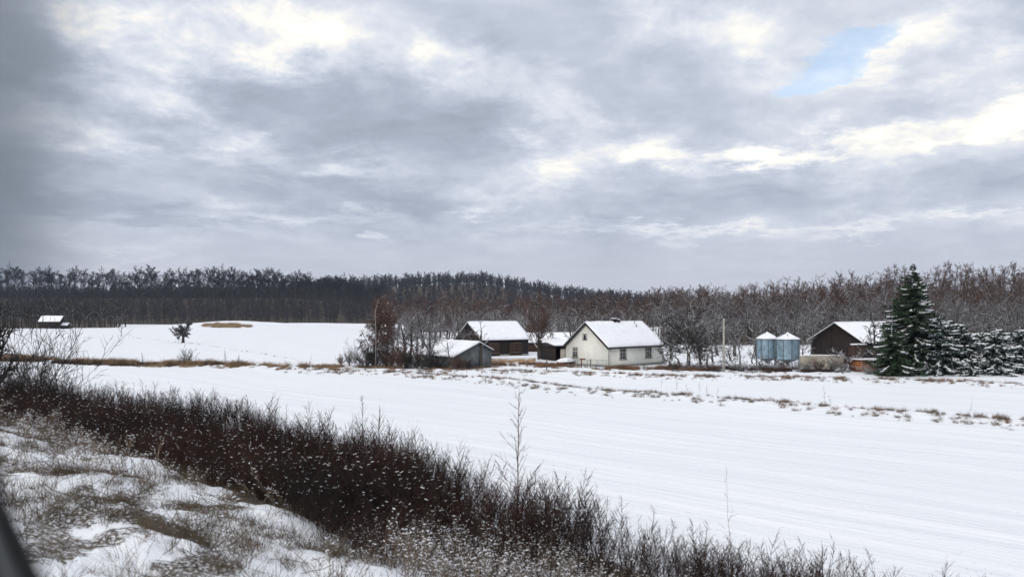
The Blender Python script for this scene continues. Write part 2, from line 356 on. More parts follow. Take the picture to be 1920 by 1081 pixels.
# ------------------------------------------------------------------ ground sheet
def make_ground():
    aa = np.concatenate([np.arange(-180, -50, 2.5), np.arange(-50, 50, .2), np.arange(50, 180, 2.5)]) * PI / 180
    rr = np.concatenate([[0.02], np.geomspace(.8, 60, 260), np.geomspace(60.4, 1650, 240)])
    A, Rr = np.meshgrid(aa, rr); X = np.sin(A) * Rr; Y = np.cos(A) * Rr; Z = ground(X, Y)
    na = len(aa); nr = len(rr); i, j = np.meshgrid(np.arange(nr - 1), np.arange(na), indexing='ij'); j2 = (j + 1) % na
    q = np.stack([i * na + j, (i + 1) * na + j, (i + 1) * na + j2, i * na + j2], -1).reshape(-1, 4)[:, ::-1]
    mb = MB(); mb.add(np.stack([X, Y, Z], -1).reshape(-1, 3), q); o = mb.build('snowy_ground', M['ground'], smooth=True)
    x = X.ravel(); y = Y.ravel(); mi = sdist(x, y, INNER); mo = sdist(x, y, OUTER)
    brush = S((mi + .3) / 1.0) * S((-mo + .3) / 1.0)
    snowy = S((23 - y) / 4) * S((-mo - 1.0) / 1.2) * .75
    L = brush * (.75 - .42 * snowy) 
    L = np.maximum(L, S((mi + 7) / 4) * S((2 - mi) / 2) * (.2 + .55 * S((fbm(x * .45, y * .45) - .48) / .2)))
    L = np.maximum(L, S((mi + 14) / 3) * S((-1 - mi) / 1) * (.1 + .5 * S((fbm(x * .8 + 3, y * .8) - .52) / .1)))
    px = 960 + F * x / np.maximum(y, 1)
    L = np.maximum(L, 1.7 * S((y - 535) / 15) * (x < 400))
    L = np.maximum(L, 1.4 * S((y - 168) / 15) * S((px - 1225) / 30))
    L = np.maximum(L, 1.7 * S((y - 300) / 15) * S((px - 740) / 60))
    L = np.maximum(L, 1.4 * S((y - 385) / 12) * S((225 - px) / 20))
    for Ls, a in ((STRIP_NEAR, .14), (STRIP_FAR, .14), (STRIP_LEFT, .2)):
        L = np.maximum(L, a * np.exp(-(sdist(x, y, Ls) / .8) ** 2) * 1.6 * fbm(x * .6, y * .6))
    at = o.data.attributes.new('litter', 'FLOAT', 'POINT'); at.data.foreach_set('value', L.astype(np.float32))
    tag(o, 'snow covered ground with field rows, rail bank and rising hills', None, None, 'structure')
make_ground()

# ------------------------------------------------------------------ trees
def unit(v): return v / (np.linalg.norm(v) + 1e-9)
def tree_segs(seed, H, P):
    """recursive branches. P: list of levels dict(n, ang, len, wob, up, r, seg, start)"""
    r = np.random.default_rng(seed); out = []
    def grow(p, d, L, rad, lev):
        pr = P[lev]; ns = pr['seg']; step = L / ns; pts = []; rr_ = rad
        tip = pr.get('tip', .25)
        for i in range(ns):
            d = unit(d + r.normal(0, pr['wob'], 3) + np.array([0, 0, pr['up']]) * (1 if lev else .3))
            q = p + d * step; r1 = rad * (1 - (1 - tip) * (i + 1) / ns)
            out.append((*p, *q, rr_, r1, lev)); pts.append((p, q, d, r1)); p = q; rr_ = r1
        if lev + 1 < len(P):
            nx = P[lev + 1]; n = nx['n'] if lev else nx['n']
            n = max(1, int(round(n * (.75 + .5 * r.random()) if lev else n))); st = nx['start']
            for k in range(n):
                f = st + (1 - st) * ((k + r.random()) / n) ** nx.get('pw', 1); f = min(f, .995)
                i = int(f * ns); a, b, dd, rr1 = pts[i]; pp = a + (b - a) * (f * ns - i)
                ax = unit(np.cross(dd, r.normal(0, 1, 3))); ang = nx['ang'] * (1 + .35 * r.normal()) * PI / 180
                nd = unit(dd * math.cos(ang) + ax * math.sin(ang)) if lev else None
                if lev == 0:
                    th = k * 2.4 + r.normal(0, .4); nd = np.array([math.sin(ang) * math.cos(th), math.sin(ang) * math.sin(th), math.cos(ang)])
                shape = nx.get('shape', lambda f: 1 - .55 * f)(f)
                grow(pp, nd, L * nx['len'] * shape * (.7 + .6 * r.random()), max(rr1 * nx['r'], nx.get('rmin', .006)), lev + 1)
    grow(np.zeros(3), np.array([r.normal(0, .03), r.normal(0, .03), 1.]), H * P[0].get('frac', 1), P[0]['r'] , 0)
    return np.array(out)
def L_(n, ang, ln, wob, up, r, seg, start, **k): return dict(n=n, ang=ang, len=ln, wob=wob, up=up, r=r, seg=seg, start=start, **k)
KINDS = {
 'forest': [L_(0, 0, 1, .06, .1, .19, 7, 0, frac=.86), L_(13, 52, .42, .16, .10, .55, 4, .3), L_(7, 42, .5, .17, .06, .55, 3, .15, rmin=.03), L_(6, 38, .55, .2, .05, .6, 2, .1, rmin=.019), L_(4, 35, .6, .2, .04, .6, 1, .1, rmin=.013)],
 'spread': [L_(0, 0, 1, .10, .1, .24, 6, 0, frac=.7), L_(12, 62, .62, .22, .09, .6, 5, .28), L_(7, 45, .48, .22, .05, .55, 3, .15, rmin=.035), L_(6, 40, .55, .24, .03, .6, 2, .1, rmin=.02), L_(4, 38, .6, .2, .0, .6, 1, .1, rmin=.013)],
 'tall':   [L_(0, 0, 1, .035, .1, .24, 8, 0, frac=.86), L_(18, 44, .30, .15, .12, .5, 3, .45, shape=lambda f: 1.15 - .35 * f), L_(8, 40, .55, .18, .10, .6, 3, .1, rmin=.06), L_(7, 38, .6, .2, .05, .6, 1, .1, rmin=.045), L_(3, 36, .6, .2, .0, .6, 1, .1, rmin=.035)],
 'fan':    [L_(0, 0, 1, .05, .1, .22, 5, 0, frac=.45), L_(12, 36, 1.15, .09, .07, .62, 6, .3, shape=lambda f: 1.0), L_(10, 34, .42, .12, .10, .5, 3, .25, rmin=.03), L_(6, 28, .55, .15, .12, .6, 2, .1, rmin=.017), L_(4, 28, .6, .15, .1, .6, 1, .1, rmin=.012)],
 'weep':   [L_(0, 0, 1, .05, .1, .17, 7, 0, frac=.92), L_(26, 42, .27, .12, .10, .5, 4, .2, shape=lambda f: 1.2 - .85 * f), L_(9, 50, .5, .15, -.12, .5, 3, .1, rmin=.02), L_(8, 40, .8, .12, -.45, .6, 3, .1, rmin=.015), L_(4, 30, .7, .1, -.55, .7, 2, .1, rmin=.013)],
 'apple':  [L_(0, 0, 1, .22, .0, .17, 4, 0, frac=.42), L_(7, 60, 1.15, .26, .03, .62, 5, .55, shape=lambda f: 1.0), L_(6, 50, .5, .28, -.02, .6, 3, .2, rmin=.03), L_(6, 42, .5, .25, .03, .6, 2, .1, rmin=.018), L_(3, 40, .6, .2, .1, .6, 1, .1, rmin=.012)],
 'twisty': [L_(0, 0, 1, .22, .05, .10, 7, 0, frac=.75, tip=.5), L_(5, 55, .38, .3, .05, .6, 5, .45, shape=lambda f: 1.0), L_(4, 50, .5, .3, -.08, .6, 3, .3, rmin=.02), L_(3, 40, .5, .25, -.05, .6, 2, .1, rmin=.014)],
 'pollard':[L_(0, 0, 1, .04, .1, .24, 5, 0, frac=.72, tip=.6), L_(7, 48, .48, .14, .04, .45, 4, .5, shape=lambda f: 1.0), L_(4, 45, .5, .25, .0, .6, 3, .4, rmin=.03), L_(4, 40, .5, .2, .0, .6, 2, .2, rmin=.016)],
 'shrub':  [L_(0, 0, 1, .1, .1, .05, 1, 0, frac=.06), L_(16, 38, 12.0, .14, .10, .9, 5, .1, shape=lambda f: 1.0), L_(8, 36, .5, .16, .12, .6, 3, .12, rmin=.014), L_(6, 34, .5, .18, .1, .6, 2, .1, rmin=.010)],
 'sapling':[L_(0, 0, 1, .035, .1, .028, 9, 0, frac=1, tip=.3), L_(34, 48, .26, .08, .10, .5, 3, .12, shape=lambda f: 1.15 - .95 * f, rmin=.008), L_(4, 38, .45, .12, .1, .7, 2, .2, rmin=.006)],
 'globe':  [L_(0, 0, 1, .1, .1, .20, 4, 0, frac=.5), L_(16, 55, .9, .12, .02, .5, 4, .45, shape=lambda f: 1.0), L_(8, 40, .5, .15, .0, .6, 3, .1, rmin=.03), L_(7, 38, .5, .2, .0, .6, 2, .1, rmin=.024), L_(4, 38, .6, .2, .0, .6, 1, .1, rmin=.02)],
 'far':    [L_(0, 0, 1, .08, .1, .13, 3, 0, frac=.85), L_(13, 48, .36, .18, .1, .6, 2, .14), L_(6, 42, .55, .2, .06, .7, 1, .1, rmin=.09), L_(4, 42, .7, .2, .05, .7, 1, .05, rmin=.07)],
}
def tree_arrays(kind, seed, H, cut=2, mi=(0, 1), thick=1.0):
    s = tree_segs(seed, H, KINDS[kind]); s[:, 6:8] *= thick
    a = MB(); b = MB(); lo = s[s[:, 8] < cut]; hi = s[s[:, 8] >= cut]
    lo2 = lo[lo[:, 8] < 1]; a.segs(lo2, 6); a.segs(lo[lo[:, 8] >= 1], 4 if kind != 'far' else 3); b.segs(hi, 3)
    return a, b
_cache = {}
def tree_thing(name, kind, seed, H, x, y, label, cat, bark, twig, group=None, rz=None, sxy=1.0, z=None, thick=1.0, sz=1.0):
    """Empty at the foot > trunk, crown; repeats share mesh data"""
    key = (kind, seed, H, bark, twig, thick)
    e = empty(name, x, y, (gz(x, y) if z is None else z) - .08, rng.random() * 6.28 if rz is None else rz, label, cat, group)
    e.scale = (sxy, sxy, sz)
    if key not in _cache:
        a, b = tree_arrays(kind, seed, H, thick=thick)
        t = a.build('trunk', M[bark], e); c = b.build('crown', M[twig], e); _cache[key] = (t.data, c.data)
    else:
        for nm, me in zip(('trunk', 'crown'), _cache[key]):
            o = bpy.data.objects.new(nm, me); C.objects.link(o); o.parent = e
    return e
def merged(a, b):
    m_ = MB(); v, q, t, qm, tm = a.arrays(); m_.add(v, q, mi=0); v, q, t, qm, tm = b.arrays(); m_.add(v, q, mi=1); return m_.arrays()
def at(px, Y): return ((px - 960) / F * Y, Y)

# ------------------------------------------------------------------ buildings
def frame_xy(x, y, th):
    """local x runs along the long wall, local y along the gable; returns a function to world"""
    return x, y, th
def snow_slope(mb, x0, x1, y0, z0, y1, z1, t=.14, seed=0, nx=26, ny=9, mi=0):
    """a roof slope from eave (y0,z0) to ridge (y1,z1) with an uneven snow blanket of thickness t"""
    a = np.linspace(0, 1, nx); b = np.linspace(0, 1, ny); A, Bq = np.meshgrid(a, b, indexing='ij')
    X = x0 + (x1 - x0) * A; Y = y0 + (y1 - y0) * Bq; Z = z0 + (z1 - z0) * Bq
    e = fbm(X * .9 + seed * 5, Y * .9 + seed * 3, 3); ed = fbm(X * 1.7 + 3 + seed, Y * .1, 3)
    edge = np.minimum(1, np.minimum(np.minimum(A, 1 - A) * 12 + .45, Bq * 7 + .35)) ** .5
    T = t * (.65 + .7 * e) * edge
    Yt = Y - np.sign(y1 - y0) * (1 - np.minimum(1, Bq * 8)) * (ed - .5) * .16
    top = np.stack([X, Yt, Z + T], -1).reshape(-1, 3); bot = np.stack([X, Y, Z], -1).reshape(-1, 3); n = len(top)
    i, j = np.meshgrid(np.arange(nx - 1), np.arange(ny - 1), indexing='ij')
    q = np.stack([i * ny + j, (i + 1) * ny + j, (i + 1) * ny + j + 1, i * ny + j + 1], -1).reshape(-1, 4)
    if y1 < y0: q = q[:, ::-1]
    s = []
    for i in range(nx - 1): s += [(i * ny, n + i * ny, n + (i + 1) * ny, (i + 1) * ny), (i * ny + ny - 1, (i + 1) * ny + ny - 1, n + (i + 1) * ny + ny - 1, n + i * ny + ny - 1)]
    for j in range(ny - 1):
        e_ = (nx - 1) * ny; s += [(j, j + 1, n + j + 1, n + j), (e_ + j, n + e_ + j, n + e_ + j + 1, e_ + j + 1)]
    mb.add(np.vstack([top, bot]), np.vstack([q, q[:, ::-1] + n, s]), mi=mi)
def slab(mb, x0, x1, y0, z0, y1, z1, t, mi=0):
    v = [(x, y, z + dz) for x in (x0, x1) for (y, z) in ((y0, z0), (y1, z1)) for dz in (-t, 0)]
    mb.add(v, [(0, 1, 3, 2), (4, 6, 7, 5), (0, 4, 5, 1), (2, 3, 7, 6), (1, 5, 7, 3), (0, 2, 6, 4)], mi=mi)
def gable_body(mb, L, W, h, hr, z0=0, inset=0, yr=None, hb=None):
    yr = W / 2 if yr is None else yr; hb = h if hb is None else hb
    v = [(0, 0, z0), (0, W, z0), (0, W, hb), (0, yr, hr), (0, 0, h)]; v += [(L, y, z) for (_, y, z) in v]
    mb.add(v, [(0, 5, 9, 4), (1, 2, 7, 6), (4, 9, 8, 3), (3, 8, 7, 2), (0, 1, 6, 5)], [(0, 4, 3), (0, 3, 2), (0, 2, 1), (5, 8, 9), (5, 7, 8), (5, 6, 7)])
def gable_house(name, x, y, th, L, W, h, hr, label, cat, wall_m, over=.3, t=.13, z=None, seed=0, yr=None, hb=None, roof_m='dark'):
    """long wall from the near corner along th; gable end at local x = 0"""
    e = empty(name, x, y, gz(x, y) if z is None else z, th, label, cat)
    yr_ = W / 2 if yr is None else yr; hb_ = h if hb is None else hb
    b = MB(); gable_body(b, L, W, h, hr - .02, -.4, yr=yr_, hb=hb_); b.build('wall', M[wall_m], e)
    s1 = (hr - h) / yr_; s2 = (hr - hb_) / (W - yr_)
    r = MB(); z1 = h - s1 * over; z2 = hb_ - s2 * over
    slab(r, -over, L + over, -over, z1 + .07, yr_, hr + .07, .07); slab(r, -over, L + over, W + over, z2 + .07, yr_, hr + .07, .07)
    ro = r.build('roof', M[roof_m], e)
    s = MB(); snow_slope(s, -over + .02, L + over - .02, -over + .02, z1 + .075, yr_, hr + .075, t, seed); snow_slope(s, -over + .02, L + over - .02, W + over - .02, z2 + .075, yr_, hr + .075, t, seed + 3)
    s.build('roof_snow', M['snow'], ro, smooth=False)
    return e
def window(parent, face, u, zb, w_, h_, muntins, transom=None, sill=True):
    """face 'long': on the y=0 wall, u along x; face 'gable': on the x=0 wall, u along y"""
    def bx(mb, a0, a1, d0, d1, z0, z1):
        if face == 'long': mb.box(a0, a1, -d1, -d0, z0, z1)
        else: mb.box(-d1, -d0, a0, a1, z0, z1)
    s = MB(); k = .13                                                  # moulded surround
    bx(s, u - w_ / 2 - k, u - w_ / 2, .003, .06, zb - .02, zb + h_ + k); bx(s, u + w_ / 2, u + w_ / 2 + k, .003, .06, zb - .02, zb + h_ + k)
    bx(s, u - w_ / 2, u + w_ / 2, .003, .06, zb + h_, zb + h_ + k); wn_ = s.build('window', M['trim'], parent)
    g_ = MB(); bx(g_, u - w_ / 2, u + w_ / 2, .002, .012, zb, zb + h_); g_.build('pane', M['glass'], wn_)
    f = MB(); b_ = .045
    bx(f, u - w_ / 2, u - w_ / 2 + b_, .013, .04, zb, zb + h_); bx(f, u + w_ / 2 - b_, u + w_ / 2, .013, .04, zb, zb + h_)
    bx(f, u - w_ / 2 + b_, u + w_ / 2 - b_, .013, .04, zb, zb + b_); bx(f, u - w_ / 2 + b_, u + w_ / 2 - b_, .013, .04, zb + h_ - b_, zb + h_)
    for i in range(1, muntins + 1):
        c = u - w_ / 2 + w_ * i / (muntins + 1); bx(f, c - .035, c + .035, .013, .045, zb + b_, zb + h_ - b_)
    if transom:
        bx(f, u - w_ / 2 + b_, u + w_ / 2 - b_, .013, .037, zb + h_ * transom - .025, zb + h_ * transom + .025)
    f.build('frame', M['frame_w'], wn_)
    if sill:
        q = MB(); bx(q, u - w_ / 2 - k - .04, u + w_ / 2 + k + .04, .003, .13, zb - .11, zb - .025); q.build('sill', M['plinth'], wn_)

# white farmhouse
hx, hy = 11.7, 97.5; TH = R(43)
house = gable_house('farmhouse', hx, hy, TH, 11.0, 7.0, 2.72, 5.52, 'cream plastered farmhouse with snowy gable roof and two chimneys beside the field', 'house', 'plaster', .32, .13, z=0, seed=1)
for (u, w_, zb, h_, mu, tr) in [(5.4, .72, 1.12, 1.2, 1, .66), (3.75, .5, 3.3, .75, 0, None)]:
    window(house, 'gable', u, zb, w_, h_, mu, tr, sill=zb < 2)
for u in (2.85, 8.0): window(house, 'long', u, 1.0, 1.05, 1.3, 2, .7)
b = MB(); b.box(-.05, 11.05, -.05, 7.05, -.4, .34); b.build('plinth', M['plinth'], house)
b = MB(); b.tube([(-.33, -.40, 2.40), (11.33, -.40, 2.40)], .06, 6); b.build('gutter', M['dark'], house)
b = MB(); b.tube([(.05, -.40, 2.38), (.06, -.09, 2.15), (.06, -.09, .1)], .045, 6); b.build('downpipe', M['galv_dark'], house)
b = MB(); b.tube([(11.0, -.40, 2.38), (11.0, -.09, 2.15), (11.0, -.09, .1)], .05, 6); b.build('downpipe', M['dark'], house)
b = MB()
for (ya, za, yb, zb) in [(-.34, 2.40, 3.5, 5.5), (7.34, 2.40, 3.5, 5.5)]:
    v = [(xx, yy, zz + dz) for xx in (-.36, -.325) for (yy, zz) in ((ya, za), (yb, zb)) for dz in (-.16, .06)]
    b.add(v, [(0, 1, 3, 2), (4, 6, 7, 5), (0, 4, 5, 1), (2, 3, 7, 6), (1, 5, 7, 3), (0, 2, 6, 4)])
b.build('verge_board', M['dark'], house)
roof = [c for c in house.children if c.name.startswith('roof')][0]
for cx, zz in ((5.35, 5.98), (6.05, 5.86)):
    b = MB(); b.box(cx - .24, cx + .24, 3.25, 3.75, 5.2, zz); b.box(cx - .29, cx + .29, 3.2, 3.8, zz - .12, zz)
    ch = b.build('chimney', M['planks'], roof); s = MB(); s.box(cx - .26, cx + .26, 3.23, 3.77, zz + .002, zz + .12); s.build('snow_cap', M['snow'], ch)
b = MB(); b.tube([(9.0, 3.0, 5.0), (9.0, 3.0, 6.35)], .03, 6); b.tube([(8.4, 3.0, 6.15), (9.6, 3.0, 6.15)], .015, 5)
for k in range(5): b.tube([(8.5 + .24 * k, 2.75, 6.17), (8.5 + .24 * k, 3.25, 6.17)], .01, 4)
b.build('antenna', M['dark'], roof)
b = MB(); b.tube([(8.7, 2.5, 4.6), (8.7, 2.5, 5.25)], .06, 6); b.build('vent_pipe', M['dark'], roof)

# dark timber barn behind
bx_, by_ = -4.67, 123.0
barn = gable_house('timber_barn', bx_, by_, R(35), 8.9, 7.2, 2.75, 5.25, 'dark timber barn with thick snow on its roof left of the cream farmhouse', 'barn', 'planks', .35, .2, z=0, seed=4)
for (x0, x1, m_) in [(1.2, 3.3, 'planks_brown'), (5.2, 7.6, 'planks_brown')]:
    d = MB(); d.box(x0, x1, -.07, -.003, .1, 2.35); dr = d.build('door', M[m_], barn)
    for zb_ in (.5, 2.0): k = MB(); k.box(x0 - .08, x1 + .08, -.10, -.072, zb_, zb_ + .12); k.build('batten', M['wood'], dr)
b = MB(); b.box(-.02, 8.92, -.04, 7.22, -.4, .35); b.build('plinth', M['plinth'], barn)

# grey rendered shed in front of the barn: gable end faces the viewer
sx_, sy_ = -2.55, 99.2
shed = gable_house('rendered_shed', sx_, sy_, R(128), 8.5, 5.6, 2.15, 3.08, 'low grey rendered shed with lopsided snowy roof in front of the timber barn', 'shed', 'concrete', .25, .16, z=0, seed=7, yr=1.9, hb=1.5)

# long low snowy shed between barn and house
lx, ly = at(990, 140)
low = gable_house('long_shed', lx, ly, R(8), 9.0, 5.0, 1.7, 3.0, 'long low shed almost buried in snow behind the bare trees between barn and farmhouse', 'shed', 'planks_brown', .3, .3, z=0, seed=9)
# open lean-to left of the house
gx, gy = at(1041, 112)
lean = empty('open_garage', gx, gy, 0, R(24), 'small open garage with beige inside wall touching the left of the farmhouse', 'garage')
b = MB(); b.box(0, .12, 0, 4.5, -.2, 2.05); b.box(2.9, 3.0, 0, 4.5, -.2, 2.05); b.box(.12, 2.9, 4.38, 4.5, -.2, 2.05); b.build('wall', M['planks'], lean)
b = MB(); b.box(.9, 1.75, .05, .2, -.2, 1.75); b.build('inner_panel', M['beige'], lean)
b = MB(); b.box(-.2, 3.2, -.25, 4.7, 2.05, 2.18); rr2 = b.build('roof', M['dark'], lean)
s = MB(); snow_slope(s, -.18, 3.18, -.22, 2.185, 4.6, 2.9, .2, 11); s.build('roof_snow', M['snow'], rr2)
b = MB(); b.box(1.7, 2.75, 1.5, 1.6, .1, 1.6); b.build('door', M['galv_dark'], lean)
# snow capped heap beside the house
px_, py_ = at(1060, 101.5)
pile = empty('firewood_stack', px_, py_, 0, R(10), 'low dark stack under a thick snow cap against the left corner of the farmhouse', 'woodpile')
for k in range(26):
    b = MB(); xx = -1.0 + .21 * (k % 9) + rng.normal(0, .02); b.tube([(xx, -.45, .12 + .2 * (k // 9)), (xx, .45, .12 + .2 * (k // 9))], .1, 7); b.build('log', M['red'], pile)
s = MB(); a = np.linspace(0, 2 * PI, 20, endpoint=False)
rings = [(1.15, .56), (1.2, .66), (1.0, .84), (.6, 1.0), (.2, 1.07)]
v = [(rr_ * math.cos(t_) * 1.05, rr_ * math.sin(t_) * .75, zz + .08 * rr_ * math.cos(t_)) for rr_, zz in rings for t_ in a] + [(0, 0, 1.08)]
q = [(i * 20 + j, i * 20 + (j + 1) % 20, (i + 1) * 20 + (j + 1) % 20, (i + 1) * 20 + j) for i in range(4) for j in range(20)]
s.add(v, q, [(80 + j, 80 + (j + 1) % 20, 100) for j in range(20)]); s.build('snow_cap', M['snow'], pile, smooth=True)

# right barn
rb = gable_house('farm_barn', 46.5, 106, R(30), 12, 8.2, 3.0, 5.35, 'broad barn with dark plank gable and snowy roof left of the tall spruce', 'barn', 'planks', .55, .16, z=0, seed=14)
b = MB(); b.box(-.06, -.003, 3.4, 8.1, -.3, 1.0); b.build('plinth', M['beige'], rb)
b = MB(); b.box(-.09, -.02, .4, 2.2, .1, 2.2); b.build('door', M['planks_brown'], rb)
def wall_run(name, pts, h, t, m, label, cat, cap=.12, z=None, capm='snow', group=None):
    x0, y0 = pts[0]; e = empty(name, x0, y0, gz(x0, y0) if z is None else z, 0, label, cat, group); b = MB(); c = MB()
    for (ax, ay), (bx2, by2) in zip(pts[:-1], pts[1:]):
        L = math.hypot(bx2 - ax, by2 - ay); dx, dy = (bx2 - ax) / L, (by2 - ay) / L; n = max(1, int(L / .5))
        for mb, z0, z1, tt in ((b, -.3, h, t), (c, h + .002, h + cap, t * 1.25)):
            v = []
            for i in range(n + 1):
                q = L * i / n; zz = z1 + (rng.normal(0, .02) if mb is c else 0)
                for s_ in (-1, 1):
                    for k in (z0, zz): v.append((ax - x0 + dx * q - dy * s_ * tt / 2, ay - y0 + dy * q + dx * s_ * tt / 2, k))
            f = []
            for i in range(n):
                o = 4 * i; f += [(o, o + 4, o + 5, o + 1), (o + 2, o + 3, o + 7, o + 6), (o + 1, o + 5, o + 7, o + 3)]
            f += [(0, 1, 3, 2), (4 * n, 4 * n + 2, 4 * n + 3, 4 * n + 1)]; mb.add(v, f)
    b.build('wall', M[m], e)
    if cap: c.build('snow_cap', M[capm], e)
    return e
wall_run('garden_wall', [at(1500, 99), at(1581, 100)], 1.45, .2, 'beige', 'long beige rendered wall with snow on top below the dark barn gable', 'wall')
wall_run('yard_wall', [at(921, 109), at(1004, 110)], .55, .18, 'fence', 'low tan wall with snowy top in front of the dark timber barn', 'wall', .06)
wall_run('pillar', [at(1597, 97), at(1622, 97.5)], 2.9, .5, 'planks_brown', 'brown brick gate pillar behind the orange plank shed', 'pillar', .14)
wall_run('boundary_wall', [at(1818, 93.5), at(1858, 93)], 1.35, .2, 'beige', 'short brown wall seen between the right hand spruces', 'wall', 0)
# orange plank outhouse
ox, oy = at(1612, 92)
oh = empty('plank_outhouse', ox, oy, 0, R(12), 'orange brown plank box shed with flat snowy lid beside the tall spruce', 'shed')
b = MB(); b.box(0, 3.6, 0, 1.6, -.2, 1.25); b.build('wall', M['orange'], oh)
b = MB(); b.box(-.15, 3.75, -.15, 1.75, 1.252, 1.32); ro2 = b.build('lid', M['dark'], oh); b = MB(); b.box(-.13, 3.73, -.13, 1.73, 1.322, 1.43); b.build('snow_cap', M['snow'], ro2)
for xx in (1.5, 2.3): b = MB(); b.box(xx, xx + .06, -.03, -.003, .1, 1.2); b.build('batten', M['planks_brown'], oh)
# farther house behind the right spruces: only its snowy roof shows
qx, qy = at(1834, 104)
cot = gable_house('cottage', qx, qy, R(20), 7, 7, 2.0, 3.75, 'snowy roofed cottage mostly hidden behind the two right hand spruces', 'house', 'beige', .4, .2, z=0, seed=21)

# grain silos
def silo(px, Y, r, label):
    x, y = at(px, Y); e = empty('grain_silo', x, y, 0, rng.random() * 6, label, 'silo', 'galvanised grain silos')
    k = 28; a = np.arange(k) / k * 2 * PI
    def revolve(mb, prof, mi=0):
        v = [(rr_ * math.cos(t), rr_ * math.sin(t), z) for rr_, z in prof for t in a]
        mb.add(v, [(i * k + j, i * k + (j + 1) % k, (i + 1) * k + (j + 1) % k, (i + 1) * k + j) for i in range(len(prof) - 1) for j in range(k)], mi=mi)
    b = MB(); pr = []
    for i in range(34):
        z = .95 + (3.42 - .95) * i / 33; pr.append((r + (.022 if i % 2 else 0), z))
    revolve(b, pr); body = b.build('body', M['galv'], e, smooth=False)
    b = MB(); revolve(b, [(r * .98, .95), (.25, .45), (.2, .3), (.001, .3)]); b.build('hopper', M['galv_dark'], e)
    b = MB()
    for i in range(9):
        t = 2 * PI * i / 9; c, s_ = math.cos(t), math.sin(t); b.tube([((r + .05) * c, (r + .05) * s_, -.1), ((r + .05) * c, (r + .05) * s_, 3.42)], .045, 4)
    b.build('upright', M['galv_dark'], e)
    b = MB(); revolve(b, [(r + .12, 3.36), (r + .12, 3.44), (.14, 4.16), (.14, 4.25), (.001, 4.25)]); rf = b.build('roof', M['galv_dark'], e)
    b = MB(); revolve(b, [(r + .13, 3.45), (r + .12, 3.53), (.9, 3.85), (.17, 4.26), (.001, 4.33)]); sn = b.build('roof_snow', M['snow'], rf, smooth=True)
    for i in range(0, 8, 3):
        t = 2 * PI * i / 8 + .4; c, s_ = math.cos(t), math.sin(t); q = MB(); q.tube([(1.2 * c * r / 1.4, 1.2 * s_ * r / 1.4, 3.62), (.5 * c, .5 * s_, 4.1)], .04, 4); q.build('roof_rib', M['galv_dark'], rf)
    b = MB()
    for s_ in (-.18, .18): b.tube([(s_, -(r + .12), .1), (s_, -(r + .12), 3.5)], .022, 4)
    for i in range(11): b.tube([(-.18, -(r + .12), .3 + .3 * i), (.18, -(r + .12), .3 + .3 * i)], .016, 4)
    b.build('ladder', M['galv_dark'], e)
    b = MB(); b.tube([(r * .75, -r * .75, .3), (r * .75, -r * .75, 3.6), (.3, 0, 4.25)], .05, 6); b.build('filling_pipe', M['galv_dark'], e)
    return e
silo(1438, 103, 1.27, 'grey blue grain silo with snowy cone top nearer the concrete pole'); silo(1476, 101, 1.45, 'wider grey blue grain silo with snowy cone top next to the barn wall')
# concrete utility pole
ux, uy = at(1357, 91); up = empty('utility_pole', ux, uy, gz(ux, uy), 0, 'pale concrete utility pole standing between farmhouse and silos', 'utility pole')
b = MB(); b.tube([(0, 0, -.3), (0, 0, 3), (0, 0, 6.1)], [.15, .13, .10], 10); b.build('shaft', M['pole'], up)
b = MB(); b.tube([(-.05, 0, 5.95), (.62, 0, 6.03)], .035, 6); b.build('bracket', M['galv_dark'], up)
for xx, zz in ((.5, 6.03), (0, 6.1)): b = MB(); b.tube([(xx, 0, zz), (xx, 0, zz + .19)], .05, 7); b.build('insulator', M['dark'], up)

# fence posts and wire fence by the farmhouse
def post(px, py, h, m, label, top=False, r=.07):
    x, y = gp(px, py); e = empty('fence_post', x, y, gz(x, y), 0, label, 'post', 'posts along the field edge'); b = MB()
    b.tube([(0, 0, -.2), (.02, 0, h)], [r, r * .9], 7); b.build('shaft', M[m], e)
    if top: b = MB(); b.box(-.22, .5, -.06, .06, h - .08, h + .06); b.build('crossbar', M['red'], e)
post(1025, 694, 1.25, 'wood', 'dark leaning post left of the farmhouse with rusty grass around it')
post(1090, 691, 1.05, 'red', 'rusty red post with a short crossbar before the farmhouse gable', True)
post(1107, 690, 1.0, 'plinth', 'grey post right of the red topped post by the farmhouse', False, .09)
post(893, 686, .9, 'wood', 'short dark post before the dark timber barn')
post(930, 687, .7, 'wood', 'stubby dark post right of the pruned black tree'); post(988, 688, .8, 'wood', 'stubby dark post before the right end of the timber barn')
fx, fy = gp(1065, 690.5); gxx, gyy = gp(1138, 692); fe = empty('wire_fence', fx, fy, 0, math.atan2(gyy - fy, gxx - fx), 'thin wire garden fence in front of the farmhouse gable', 'fence'); FL = math.hypot(gxx - fx, gyy - fy)
for i in range(5): b = MB(); b.tube([(FL * i / 4, 0, -.1), (FL * i / 4, 0, 1.12)], .03, 5); b.build('post', M['galv_dark'], fe)
for z_ in (1.08, .55): b = MB(); b.tube([(0, 0, z_), (FL, 0, z_)], .018, 4); b.build('rail', M['galv_dark'], fe)
b = MB()
for i in range(70): b.tube([(FL * i / 69, .01, .05), (FL * i / 69, .01, 1.06)], .004, 3, cap=False)
b.build('mesh', M['galv_dark'], fe)

